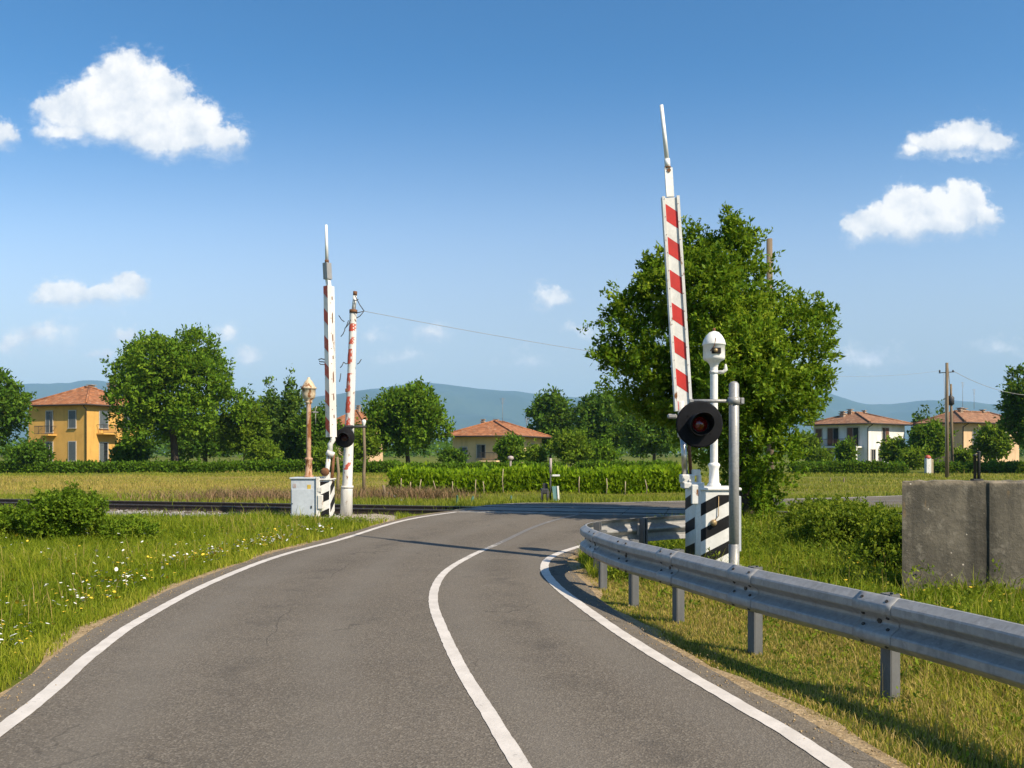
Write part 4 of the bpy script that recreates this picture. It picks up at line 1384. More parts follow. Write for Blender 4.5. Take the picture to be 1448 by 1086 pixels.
for k in range(n + 1):
    a = math.radians(-20) + math.radians(220) * k / n; L = .08 + .16 * max(0, math.sin(a))
    for r in (.125, .119):
        ring.append(c + Vector((r * math.cos(a), -.015, r * math.sin(a)))); ring.append(c + Vector((r * math.cos(a) * .95, -.015 - L, r * math.sin(a) * .95)))
fs = []
for k in range(n):
    o1, o2 = k * 4, k * 4 + 4
    fs += [(o1, o1 + 1, o2 + 1, o2), (o1 + 2, o2 + 2, o2 + 3, o1 + 3), (o1 + 1, o1 + 3, o2 + 3, o2 + 1)]
b.add(ring, fs); b.build('visor', M['black'], sp)
b = MB().lathe([(.09, .015), (.06, .04), (0, .05)], c, 20, axis='y'); b.build('lens', M['lens_shaded'], sp)

# thin wooden posts by the track
def wpost(label, px, pt, pb, lean=0, r=.055, top=None):
    Y = F * H / (pb - YH); a = P(px, pb, Y); e = P(px + lean, pt, Y)
    t = thing('wooden_post', label, 'post', (a.x, Y, 0), 0, 'old posts beside the track')
    m = a.lerp(e, .55) + Vector((.04, 0, 0))
    MB().tube([Vector((a.x, Y, -.15)), a.lerp(e, .3), m, e], [r, r * .95, r * .85, r * .75], 8).build('pole', M['wood'], t)
    if top:
        MB().lathe([(.03, 0), (.04, .03), (.07, .14), (.095, .23), (.08, .30), (.03, .33), (0, .33)], e, 14).build('insulator', M['white'], t)
    return t


wpost('thin wooden post with a white insulator on top, right of the white pole', 514.5, 604, 697, 0, .075, True)
wpost('short wooden post between the barrier box and the white pole', 478, 646, 697, -1, .075)
wpost('dark broken wooden post in the grass behind the track', 543, 686, 707, -1, .06)
o = MB().tube([P(548, 697, 31), P(562, 705, 30), P(575, 711, 29), P(583, 713, 28.6)], [.045, .05, .05, .04], 7).build('fallen_post', M['white_worn'])
tag(o, 'pale fallen post lying in the grass behind the track', 'post')

# small markers on the grass beyond the crossing
def marker(label, px, pt, pb, lean, r=.04, mat='green_post'):
    Y = F * H / (pb - YH); a, e = P(px, pb, Y), P(px + lean, pt, Y)
    b = MB(); m = a.lerp(e, .28)
    b.tube([Vector((a.x, Y, -.1)), m], r, 8, 1); b.tube([m, e], [r, r * .9], 8, 0)
    b.lathe([(r * .9, 0), (r * .5, r * .7), (0, r)], e, 8, 0)
    o = b.build('marker_stake', [M[mat], M['white_worn']]); tag(o, label, 'marker', 'marker stakes by the far road edge')


marker('upright green and white marker stake, the one nearest the track', 646.5, 701.5, 717, 0)
marker('bent green and white marker stake next to the upright one', 666, 703, 713, 3, .05)
marker('short green marker stake left of the dark metal stand', 722, 702, 711, 1)
Ys = F * H / (711 - YH)
st = thing('metal_stand', 'dark spindly metal stand in the grass before the crop row', 'stand', (P(768, 711, Ys).x, Ys, 0))
qq = lambda px, py, dy=0: P(px, py, Ys + dy)
b = MB()
for (x_, dy) in ((765.5, 0), (773.5, 0), (767, .5), (775, .5)): MB().tube([qq(x_, 713, dy), qq(x_ + .6, 694, dy)], .03, 6).build('leg', M['darkmetal'], st)
b = MB(); b.box((qq(770.5, 694).x, Ys + .25, qq(0, 695).z), (.26, .55, .18), bev=.02); b.box((qq(771.5, 690).x, Ys + .45, qq(0, 689).z), (.16, .06, .25)); b.build('meter_box', M['darkmetal'], st)
t = thing('sign_post', 'slim dark post with a short pale cap standing right of the metal stand', 'post', (qq(778, 711).x, Ys + .3, 0))
MB().tube([qq(778, 713, .3), qq(778.5, 668, .3)], .03, 8).build('pole', M['darkmetal'], t)
MB().tube([qq(778.5, 669, .3), qq(778.6, 648, .3)], .045, 8).build('upper_tube', M['sticker'], t)
MB().box((qq(787, 672).x, Ys + .3, qq(0, 672.5).z), (.26, .08, .06)).tube([qq(779, 673, .3), qq(791, 673, .3)], .018, 6).build('side_arm', M['white'], t)
b = MB()
v = [qq(783, 708), qq(789, 708), qq(787.5, 688), qq(780.5, 688)]
b.add(v + [k + Vector((.02, .12, 0)) for k in v], [(0, 1, 2, 3), (4, 7, 6, 5), (0, 4, 5, 1), (1, 5, 6, 2), (2, 6, 7, 3), (3, 7, 4, 0)], 0)
v = [qq(789.1, 708.3, -.03), qq(791, 708.3, -.03), qq(789.6, 687.5, -.03), qq(787.6, 687.5, -.03)]
b.add(v + [k + Vector((.02, .16, 0)) for k in v], [(0, 1, 2, 3), (4, 7, 6, 5), (0, 4, 5, 1), (1, 5, 6, 2), (2, 6, 7, 3), (3, 7, 4, 0)], 1)
tag(b.build('leaning_panel', [M['panel'], M['white']]), 'teal and white panel leaning beside the dark metal stand', 'panel')

# ================================================================== GUARDRAIL
GP = [(3.42, 2.9), (2.96, 4.7), (2.58, 5.75), (2.03, 7.1), (1.63, 8.35), (1.31, 9.3), (1.11, 10.25), (1.03, 10.85), (1.05, 11.35), (1.24, 11.76), (1.55, 12.1), (2.1, 12.5), (2.75, 12.95), (3.25, 13.3)]
gp_ = catmull(GP, 150)
gz = np.array([hz(x, y) for x, y in gp_])
gz = np.convolve(np.r_[[gz[0]] * 10, gz, [gz[-1]] * 10], np.ones(21) / 21, 'valid') * .4
gr = thing('guardrail', 'grey galvanised W-beam guardrail curving round the road corner', 'guardrail', (2.0, 7.5, 0))
half = [(-.002, .185), (-.020, .183), (-.034, .172), (-.084, .138), (-.092, .126), (-.092, .076), (-.084, .064), (-.020, .024), (-.008, .010)]
front = half + [(a, -z_) for a, z_ in reversed(half)]
RH = .575
prof = [(a, RH + z_) for a, z_ in front] + [(a + .006, RH + z_ * .985) for a, z_ in reversed(front)]
# travel is away from the camera, road lies to the left (negative side)
b = MB().sweep([(x, y, z_) for (x, y), z_ in zip(gp_, gz)], prof, 0, True)
beam = b.build('beam', M['galv'], gr)
m = beam.modifiers.new('edge', 'EDGE_SPLIT'); m.split_angle = math.radians(16)
gs = np.r_[0, np.cumsum(np.linalg.norm(np.diff(gp_, axis=0), axis=1))]


def gat(s):
    x = np.interp(s, gs, gp_[:, 0]); y = np.interp(s, gs, gp_[:, 1]); z_ = np.interp(s, gs, gz)
    e = .05
    dx = np.interp(s + e, gs, gp_[:, 0]) - np.interp(s - e, gs, gp_[:, 0]); dy = np.interp(s + e, gs, gp_[:, 1]) - np.interp(s - e, gs, gp_[:, 1])
    l = math.hypot(dx, dy); return x, y, z_, dx / l, dy / l


s575 = gs[np.argmin(np.hypot(gp_[:, 0] - 2.58, gp_[:, 1] - 5.75))]
posts_s = [s575 - 1.75] + [s575, s575 + 1.46, s575 + 2.80, s575 + 3.80, s575 + 4.95, s575 + 6.15, s575 + 7.3]
for k, s in enumerate(posts_s):
    x, y, z_, tx, ty = gat(s)
    nx, ny = ty, -tx                          # away from the road
    a = math.atan2(ty, tx)
    c = (x + nx * .085, y + ny * .085)
    b = MB()
    zb_, zt_ = hz(*c) - .25, z_ + RH + .185
    zm, hh_ = (zb_ + zt_) / 2, zt_ - zb_
    w_, d_ = .09, .085
    for (du, dv, su, sv) in ((0, -d_ / 2, w_, .007), (-w_ / 2 + .0035, .0036, .007, d_ - .0072), (w_ / 2 - .0035, .0036, .007, d_ - .0072), (-w_ / 2 + .019, d_ / 2, .024, .007), (w_ / 2 - .019, d_ / 2, .024, .007)):
        b.box((c[0] + tx * du + nx * dv, c[1] + ty * du + ny * dv, zm), (su, sv, hh_), a)
    po = b.build('post', M['galv_shaded'], gr)
    b = MB(); b.box((x + nx * .022, y + ny * .022, z_ + RH), (.12, .035, .14), a)
    b.build('spacer', M['galv'], po)
    b = MB()
    for du, dz in ((0, 0),):
        bolt(b, (x - nx * .004 + tx * du, y - ny * .004 + ty * du, z_ + RH + dz), .02, (-nx, -ny, 0), .016); b.build('bolt', M['boltm'], beam)
    # splice: overlapping sheet edge with bolt pairs
    b2 = MB()
    for du in (-.11, .11):
        for dz, off in ((.152, -.060), (.044, -.050), (-.044, -.050), (-.152, -.060)):
            p_ = (x + tx * du + nx * off, y + ty * du + ny * off, z_ + RH + dz)
            up_ = .75 if dz in (.152, -.044) else -.55
            b = MB(); bolt(b, p_, .013, Vector((-nx * .7, -ny * .7, up_)).normalized(), .012); b.build('bolt', M['boltm'], beam)
    if k in (1, 2, 3, 5, 7):
        xs = np.linspace(s - .17, s + .17, 8)
        pth = [gat(q_)[:3] for q_ in xs]
        fr2 = [(a_ - .0045, z2) for a_, z2 in front] + [(a_ - .0005, z2) for a_, z2 in reversed(front)]
        MB().sweep(pth, [(a_, RH + z2) for a_, z2 in fr2], 0, True).build('splice_plate', M['galv'], beam)

# ================================================================== CONCRETE WALL
wl = thing('concrete_wall', 'stained grey concrete wall block at the right picture edge', 'wall', (6.2, 10.5, 0))
b = MB()
Yw = 10.1
xa, xb_ = 4.845, 671 / F * Yw
zt = H - 40 / F * Yw


def rough_block(b, x0, x1, y0, y1, z0, z1, seed, nx=14, nz=10):
    r = random.Random(seed)
    for (ax, fixed) in (('f', y0),):
        vs = []
        for j in range(nz + 1):
            for i in range(nx + 1):
                ed = .012 if 0 < j < nz and 0 < i < nx else .008
                vs.append((x0 + (x1 - x0) * i / nx, y0 + r.uniform(-ed, ed) * .3, z0 + (z1 - z0) * j / nz + (r.uniform(-.012, .006) if j == nz else 0)))
        fs = [(j * (nx + 1) + i, j * (nx + 1) + i + 1, (j + 1) * (nx + 1) + i + 1, (j + 1) * (nx + 1) + i) for j in range(nz) for i in range(nx)]
        k = len(vs); tp_ = vs[nz * (nx + 1):]
        back = [(v_[0] + .13 * (1 - i / nx), y1, v_[2] + .004) for i, v_ in enumerate(tp_)]
        vs2 = vs + back
        for i in range(nx): fs.append((nz * (nx + 1) + i, nz * (nx + 1) + i + 1, k + i + 1, k + i))
        b.add(vs2, fs)
        L = [vs[j * (nx + 1)] for j in range(nz + 1)]; R = [vs[j * (nx + 1) + nx] for j in range(nz + 1)]
        b.add(L + [(x0 + .13, y1, z0), back[0]], [tuple(range(nz + 1)) + (nz + 2, nz + 1)])
        b.add(R + [(x1, y1, z0), back[-1]], [tuple(range(nz, -1, -1)) + (nz + 1, nz + 2)])
        b.add([(x0 + .13, y1, z0), (x1, y1, z0), back[-1], back[0]], [(0, 3, 2, 1)])


rough_block(b, xa, xa + 4.3, Yw, Yw + .22, -.15, zt, 1, nx=44, nz=14)
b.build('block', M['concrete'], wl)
b = MB(); b.box((xb_ + 1.3, Yw + .042, (zt - .006 - .15) / 2), (2.6, .13, zt - .006 + .15), bev=.023)
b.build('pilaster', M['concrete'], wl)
pipes = thing('pipe_bracket', 'pair of short dark steel uprights standing on the concrete wall', 'bracket', (5.83, Yw + .1, zt))
for dx, h0 in ((-.024, .31), (.024, .345)):
    MB().tube([(5.83 + dx, Yw + .1, zt), (5.83 + dx, Yw + .1, zt + h0)], .019, 8).lathe([(.019, 0), (.024, .005), (.024, .02), (0, .026)], (5.83 + dx, Yw + .1, zt + h0), 8).build('upright', M['darkmetal'], pipes)
MB().box((5.83, Yw + .1, zt + .012), (.12, .08, .02)).build('base_plate', M['darkmetal'], pipes)

# ================================================================== POLES AND WIRES
def upole(name, label, px, pt, Y, r, lean=0, base=None):
    e = P(px + lean, pt, Y); a = Vector((pxl(px, Y), Y, -.2))
    t = thing(name, label, 'pole', (a.x, Y, 0), 0, 'wooden utility poles')
    MB().tube([a, a.lerp(e, .5), e], [r, r * .86, r * .72], 12).build('pole', M['wood'], t)
    return t, e


t, e1_ = upole('utility_pole', 'tall wooden utility pole with two wires before the right-hand hedge', 1339, 513, 56, .13)
b = MB().tube([e1_ + Vector((-.55, 0, -.7)), e1_ + Vector((.5, 0, -.62))], .035, 6)
for dx in (-.5, .42): b.lathe([(.02, 0), (.06, .04), (.06, .12), (.03, .17), (0, .17)], e1_ + Vector((dx, 0, -.66)), 8)
b.build('crossarm', M['darkmetal'], t)
MB().tube([e1_ + Vector((-.25, -.1, -.7)), e1_ + Vector((-.22, -.18, -3.5)), e1_ + Vector((-.20, -.18, -6.5))], .018, 5).build('down_cable', M['wire'], t)
t, e2_ = upole('utility_pole', 'bare wooden pole top rising out of the large bushy tree', 1089, 338, 25, .125, -1)
t, e3_ = upole('utility_pole', 'slightly leaning thin pole behind the tall wooden utility pole', 1347, 543, 72, .13, -2.5)
MB().lathe([(.1, 0), (.28, .1), (.28, .7), (.1, .9), (.05, 1.4)], e3_ + Vector((0, 0, -1.9)), 10).build('transformer', M['darkmetal'], t)


def wire(label, a, b_, sag, r=.012):
    pts = []
    for i in range(33):
        t = i / 32; q_ = Vector(a).lerp(Vector(b_), t); q_.z -= sag * 4 * t * (1 - t); pts.append(q_)
    tag(MB().tube(pts, r, 5).build('overhead_wire', M['wire']), label, 'wire', 'overhead wires')


wire('thin wire sagging from the leaning white pole across to the tall utility pole', q(515, 440), e1_ + Vector((-.5, 0, -.55)), .9, .007)
wire('thin wire running from the tall utility pole out of the right picture edge', e1_ + Vector((.42, 0, -.55)), P(1475, 559, 62), .5, .016)
wire('slack cable between the tall utility pole and the thin pole behind it', e1_ + Vector((.1, 0, -.4)), e3_ + Vector((0, 0, -.6)), .3, .02)

# ================================================================== HOUSES
def hip_roof(b, x0, x1, y0, y1, z0, z1, mi=0, th=.16):
    w, d = x1 - x0, y1 - y0
    if w >= d: r0, r1 = (x0 + d / 2, (y0 + y1) / 2), (x1 - d / 2, (y0 + y1) / 2)
    else: r0, r1 = ((x0 + x1) / 2, y0 + w / 2), ((x0 + x1) / 2, y1 - w / 2)
    if (r0[0] - r1[0]) ** 2 + (r0[1] - r1[1]) ** 2 < 1e-4: r1 = (r1[0] + .05, r1[1])
    vs = [(x0, y0, z0 + th), (x1, y0, z0 + th), (x1, y1, z0 + th), (x0, y1, z0 + th), (*r0, z1), (*r1, z1), (x0, y0, z0), (x1, y0, z0), (x1, y1, z0), (x0, y1, z0)]
    fs = [(0, 1, 5, 4), (2, 3, 4, 5), (1, 2, 5), (3, 0, 4)] if w >= d else [(0, 1, 4), (2, 3, 5), (1, 2, 5, 4), (3, 0, 4, 5)]
    b.add(vs, fs, mi)
    b.add(vs, [(0, 6, 7, 1), (1, 7, 8, 2), (2, 8, 9, 3), (3, 9, 6, 0), (6, 9, 8, 7)], 1)
    cs = [Vector(v) for v in vs[:4]]; R0, R1 = Vector(vs[4]), Vector(vs[5])
    own = [R0, R1, R1, R0] if w >= d else [R0, R0, R1, R1]
    up = Vector((0, 0, .03))
    for c, r in zip(cs, own): b.tube([c + up, r + up], .13, 6, 2)
    b.tube([R0 + up, R1 + up], .15, 6, 2)
    return R0, R1


def house(name, label, corner, rz, w, d, eaves, ridge, wallm, roofm, wins, over=.55, chim=(), shut='shutter_grey', cat='house', balc=(), pipe=True, extra=None):
    """corner = the wall corner nearest the viewer; local +x to the right along one face's normal side, walls run to -x (front) and +y (side)"""
    t = thing(name, label, cat, (corner[0], corner[1], 0), rz, 'houses beyond the field')
    b = MB(); b.box((-w / 2, d / 2, eaves / 2 - .2), (w, d, eaves + .4))
    wall = b.build('wall', M[wallm], t, local=True)
    b = MB(); R0, R1 = hip_roof(b, -w - over, over, -over, d + over, eaves - .05, ridge)
    roof = b.build('roof', [M[roofm], M['eave'], M[roofm]], t, local=True)
    b = MB()
    b.tube([(-w - over - .06, -over - .06, eaves + .02), (over + .06, -over - .06, eaves + .02), (over + .06, d + over, eaves + .02)], .09, 6)
    if pipe: b.tube([(.02, -over, eaves - .03), (.04, -.1, eaves - .5), (.04, -.1, 0)], .06, 6)
    b.build('gutter', M['eave'], t, local=True)
    for (fx, fy, h, s) in chim:
        b = MB(); zb_ = ridge - 1.2
        b.box((-w * fx, d * fy, (zb_ + ridge + h) / 2), (s, s, ridge + h - zb_), bev=.02); b.box((-w * fx, d * fy, ridge + h + .04), (s * 1.35, s * 1.35, .12)); b.box((-w * fx, d * fy, ridge + h + .2), (s * .8, s * .8, .22)); b.box((-w * fx, d * fy, ridge + h + .34), (s * 1.3, s * 1.3, .07))
        c_ = b.build('chimney', M['chimney'], roof, local=True)
    for (face, u, z_, ww, hh, kind) in wins:
        if face == 'f': o_, eu_, en_ = Vector((-u, 0, z_)), Vector((1, 0, 0)), Vector((0, -1, 0))
        else: o_, eu_, en_ = Vector((0, u, z_)), Vector((0, 1, 0)), Vector((1, 0, 0))
        ax = 0 if face == 'f' else 1

        def bx3(b, du, dz, dn, su, sz_, sn, mi=0):
            c = o_ + eu_ * du + en_ * dn + Vector((0, 0, dz))
            b.box(c, (su, sn, sz_) if ax == 0 else (sn, su, sz_), 0, mi)
        b = MB()
        for sx in (-1, 1): bx3(b, sx * (ww / 2 + .05), 0, .03, .10, hh + .2, .08)
        bx3(b, 0, hh / 2 + .06, .033, ww, .10, .07); bx3(b, 0, -hh / 2 - .05, .07, ww + .25, .09, .18)
        bx3(b, 0, 0, .012, .06, hh, .05)
        wn = b.build('window' if kind != 'door' else 'balcony_door', M['frame'], t, local=True)
        b = MB(); bx3(b, 0, 0, .004, ww, hh, .02); b.build('pane', M['glass'], wn, local=True)
        if kind in ('shut', 'open', 'half'):
            b = MB()
            if kind == 'open':
                for sx in (-1, 1): bx3(b, sx * (ww * .75 + .09), 0, .095, ww * .5, hh + .05, .045)
            elif kind == 'shut':
                for sx in (-1, 1): bx3(b, sx * ww * .245, 0, .055, ww * .47, hh - .02, .04)
            else:
                bx3(b, -ww * .24, 0, .055, ww * .46, hh - .02, .04)
            b.build('shutter', M[shut], wn, local=True)
    for (face, u, z_, ww, dp) in balc:
        b = MB()
        def bb(b, u0, dz, dn, su, sz_, sn):
            if face == 'f': b.box((-u0, -dn, z_ + dz), (su, sn, sz_))
            else: b.box((dn, u0, z_ + dz), (sn, su, sz_))
        bb(b, u, 0, dp / 2, ww, .16, dp)
        bl_ = b.build('balcony', M[wallm], t, local=True)
        b = MB()
        bb(b, u, 1.0, dp - .04, ww, .06, .05); bb(b, u, .14, dp - .04, ww, .04, .04)
        for k in range(int(ww / .16) + 1): bb(b, u - ww / 2 + .03 + k * (ww - .06) / int(ww / .16), .55, dp - .04, .025, .9, .025)
        for sx in (-1, 1): bb(b, u + sx * (ww / 2 - .03), 1.0, dp / 2, .05, .06, dp - .1); bb(b, u + sx * (ww / 2 - .03), .52, dp * .5, .03, 1.0, .03)
        b.build('railing', M['darkmetal'], bl_, local=True)
    if extra: extra(t)
    return t


def ant(t, x, y, z, h):
    b = MB().tube([(x, y, z), (x, y, z + h)], .025, 5)
    for k in range(5): b.tube([(x - .4 + k * .06, y, z + h - .1 - k * .16), (x + .4 - k * .06, y, z + h - .1 - k * .16)], .014, 4)
    b.build('antenna', M['wire'], t, local=True)


ry = math.atan2(.35, -.94) + PI      # front runs along (-.94,.35)
house('yellow_house', 'ochre yellow two-storey house with a hipped tile roof behind the hedge', (-47.6, 91), math.atan2(-.35, .94), 8.9, 8.2, 7.1, 9.5, 'plaster_yellow', 'roof_red',
      [('f', 2.1, 5.5, 1.0, 1.9, 'shut'), ('f', 5.6, 5.25, .95, 2.4, 'half'), ('f', 2.1, 1.9, 1.0, 2.1, 'shut'), ('f', 5.6, 1.7, .95, 2.4, 'half'),
       ('s', 2.3, 5.5, 1.1, 1.9, 'shut'), ('s', 2.3, 1.7, 1.1, 2.3, 'half'), ('s', 5.8, 5.5, 1.1, 1.9, 'shut'), ('s', 5.8, 1.9, 1.1, 1.9, 'shut')],
      chim=((.55, .62, .0, .62), (.20, .62, .1, .55)), balc=(('f', 5.6, 3.75, 2.2, 1.1), ('s', 2.6, 3.9, 2.6, 1.1)), extra=lambda t: ant(t, -1.6, 5.4, 9.2, 2.6))
house('beige_house', 'beige single-storey house with a wide low orange hipped roof', (0.0, 95), math.atan2(-.35, .94), 7.6, 11.0, 3.65, 5.6, 'plaster_beige', 'roof_red',
      [('f', 6.2, 1.3, .9, 2.1, 'shut'), ('f', 3.9, 1.9, 1.0, 1.5, 'half'), ('f', 1.1, 1.8, 1.1, 1.9, 'shut'), ('s', 3.2, 2.0, 1.0, 1.5, 'half'), ('s', 7.5, 2.0, 1.1, 1.6, 'shut')],
      chim=((.55, .5, -.05, .5), (.75, .45, -.05, .42)), over=1.1, balc=(('f', 2.6, .75, 2.2, 1.2),), extra=lambda t: (ant(t, -3.3, 5.5, 5.4, 3.2), ant(t, -1.0, 8, 5, 1.2)))


def corner_house(name, label, corner, tl, tr, w, d, eaves, ridge, wallm, roofm, lw, rw, **kw):
    """left face runs along -tl-ish; front ('f') is the right-hand visible face, side windows on the left-hand face"""
    # local frame: +x = tr (along right face), +y = into the house; corner at origin, right face y=0 from 0..w, left face x=0 from 0..d
    t = thing(name, label, 'house', (corner[0], corner[1], 0), math.atan2(tr[1], tr[0]), 'houses beyond the field')
    over = kw.get('over', .7)
    MB().box((w / 2, d / 2, eaves / 2 - .2), (w, d, eaves + .4)).build('wall', M[wallm], t, local=True)
    b = MB(); hip_roof(b, -over, w + over, -over, d + over, eaves - .05, ridge)
    roof = b.build('roof', [M[roofm], M['eave'], M[roofm]], t, local=True)
    b = MB().tube([(-over - .06, d + over, eaves + .02), (-over - .06, -over - .06, eaves + .02), (w + over + .06, -over - .06, eaves + .02)], .09, 6)
    b.tube([(-.05, -over, eaves - .03), (-.05, -.1, eaves - .5), (-.05, -.1, 0)], .06, 6)
    b.build('gutter', M['eave'], t, local=True)
    for (cx_, cy_, h, s) in kw.get('chim', ()):
        b = MB(); zb_ = ridge - 1.4
        b.box((cx_, cy_, (zb_ + ridge + h) / 2), (s, s, ridge + h - zb_)); b.box((cx_, cy_, ridge + h + .05), (s * 1.35, s * 1.35, .12)); b.box((cx_, cy_, ridge + h + .2), (s * .8, s * .8, .2)); b.box((cx_, cy_, ridge + h + .34), (s * 1.3, s * 1.3, .07))
        b.build('chimney', M['chimney'], roof, local=True)
    for face, L in (('r', rw), ('l', lw)):
        for (u, z_, ww, hh, kind) in L:
            def bx3(b, du, dz, dn, su, sz_, sn):
                if face == 'r': b.box((u + du, -dn, z_ + dz), (su, sn, sz_))
                else: b.box((-dn, u + du, z_ + dz), (sn, su, sz_))
            b = MB()
            for sx in (-1, 1): bx3(b, sx * (ww / 2 + .05), 0, .03, .10, hh + .2, .08)
            bx3(b, 0, hh / 2 + .06, .033, ww, .10, .07); bx3(b, 0, -hh / 2 - .05, .07, ww + .25, .09, .18); bx3(b, 0, 0, .012, .06, hh, .05)
            wn = b.build('window', M['frame'], t, local=True)
            b = MB(); bx3(b, 0, 0, .004, ww, hh, .02); b.build('pane', M['glass'], wn, local=True)
            if kind:
                b = MB()
                if kind == 'shut':
                    for sx in (-1, 1): bx3(b, sx * ww * .245, 0, .055, ww * .47, hh - .02, .04)
                else: bx3(b, ww * .24, 0, .055, ww * .46, hh - .02, .04)
                b.build('shutter', M[kw.get('shut', 'shutter_brown')], wn, local=True)
    for (face, u, z_, ww, dp, posts) in kw.get('balc', ()):
        def bb(b, u0, dz, dn, su, sz_, sn):
            if face == 'r': b.box((u0, -dn, z_ + dz), (su, sn, sz_))
            else: b.box((-dn, u0, z_ + dz), (sn, su, sz_))
        b = MB(); bb(b, u, 0, dp / 2, ww, .18, dp)
        if posts:
            for k in range(posts): bb(b, u - ww / 2 + .2 + k * (ww - .4) / (posts - 1), -z_ / 2 - .09, dp - .2, .3, z_, .3)
        bl_ = b.build('balcony', M[wallm], t, local=True)
        b = MB(); bb(b, u, 1.0, dp - .04, ww, .06, .05); bb(b, u, .14, dp - .04, ww, .04, .04)
        nb = int(ww / .18)
        for k in range(nb + 1): bb(b, u - ww / 2 + .03 + k * (ww - .06) / nb, .55, dp - .04, .025, .9, .025)
        b.build('railing', M['shutter_brown'], bl_, local=True)
    for a in kw.get('ants', ()): ant(t, *a)
    return t


corner_house('white_house', 'white two-storey house with old tile roof and brown shutters right of the large tree', (43.7, 100), None, (.8, .6), 9.0, 7.4, 5.3, 6.9, 'plaster_white', 'roof_old',
             [(1.9, 3.75, 1.5, 2.2, 'half'), (4.6, 3.75, 1.5, 2.2, 'half'), (6.6, 3.9, .9, 1.8, 'shut'), (2.2, 1.0, 1.6, 2.0, None), (5.4, 1.0, 1.2, 2.0, None)],
             [(4.2, 3.8, 1.5, 2.1, 'half'), (1.3, 1.0, .9, 2.2, None), (3.1, 1.0, 1.1, 2.2, None), (6.6, 1.1, 1.2, 2.0, None)],
             chim=((2.2, 4.6, -.2, .55), (3.3, 4.2, .1, .5), (5.6, 3.6, .0, .4)), balc=(('l', 3.4, 2.45, 5.6, 1.5, 3), ('r', 4.2, 2.5, 2.6, 1.1, 0)), over=.8)
corner_house('peach_house', 'peach coloured house with an old tile roof behind the concrete wall', (55.4, 100), None, (.87, .5), 12.5, 5.0, 5.4, 7.0, 'plaster_peach', 'roof_old',
             [(2.6, 3.4, 1.0, 1.5, 'shut')], [(2.9, 3.5, 1.6, 1.9, 'half'), (8.2, 3.7, 1.0, 1.2, None), (9.6, 3.7, 1.0, 1.2, None), (1.9, 1.0, 1.6, 2.4, None), (6.5, 1.2, 1.4, 1.8, 'half')],
             chim=((3.4, 2.4, .1, .55), (5.0, 2.9, .1, .6), (8.6, 2.5, .0, .5)), shut='shutter_grey', over=.9, ants=((4.0, 2.4, 7.4, 3.4), (6.5, 2.4, 7.4, 2.6)))
corner_house('orange_house', 'distant house whose orange roof shows between the two white poles', (-27.6, 124), None, (.94, -.34), 5.6, 6.0, 5.9, 8.3, 'plaster_peach', 'roof_red',
             [(2, 3.4, 1, 1.5, 'shut')], [(2.5, 3.6, 1.1, 1.5, 'shut'), (5.5, 3.6, 1.1, 1.5, 'shut')], chim=((3.0, 3.0, .4, .5),), ants=((4.5, 3, 7.6, 3.0),))

# small things by the hedges
Yg = 67
t = thing('gate_pillar', 'white pillar with a rounded reddish top between the two right-hand hedges', 'pillar', (pxl(1312, Yg), Yg, 0))
MB().box((pxl(1312, Yg), Yg, .62), (.42, .36, 1.35), bev=.03).build('shaft', M['white_worn'], t)
MB().lathe([(.24, 0), (.24, .06), (.20, .16), (.11, .24), (0, .27)], (pxl(1312, Yg), Yg, 1.29), 14).build('cap', M['red_worn'], t)
tag(MB().box((pxl(1317.5, Yg), Yg, .55), (.2, .2, 1.2), bev=.02).lathe([(.09, 0), (.12, .04), (0, .1)], (pxl(1317.5, Yg), Yg, 1.14), 10).build('gate_post', M['wood_pale']), 'slim pale post right beside the white pillar', 'post')
Yg = 64
t = thing('water_tap_post', 'short pinkish post with a round head in front of the beige house', 'post', (pxl(722, Yg), Yg, 0))
MB().box((pxl(722, Yg), Yg, .55), (.15, .15, 1.2), bev=.02).build('shaft', M['sticker'], t)
MB().lathe([(.06, 0), (.2, .08), (.26, .2), (.2, .34), (0, .38)], (pxl(722, Yg), Yg, 1.12), 12).build('head', M['sticker'], t)
for k, (px, label) in enumerate(((1174, 'left one of two short dark stakes in the right-hand field'), (1193, 'right one of two short dark stakes in the right-hand field'))):
    Y = 46
    tag(MB().tube([(pxl(px, Y), Y, -.1), (pxl(px, Y) + .02, Y, .3)], .035, 6).lathe([(.035, 0), (.02, .03), (0, .035)], (pxl(px, Y) + .02, Y, .3), 6).build('field_stake', M['wood']), label, 'stake')

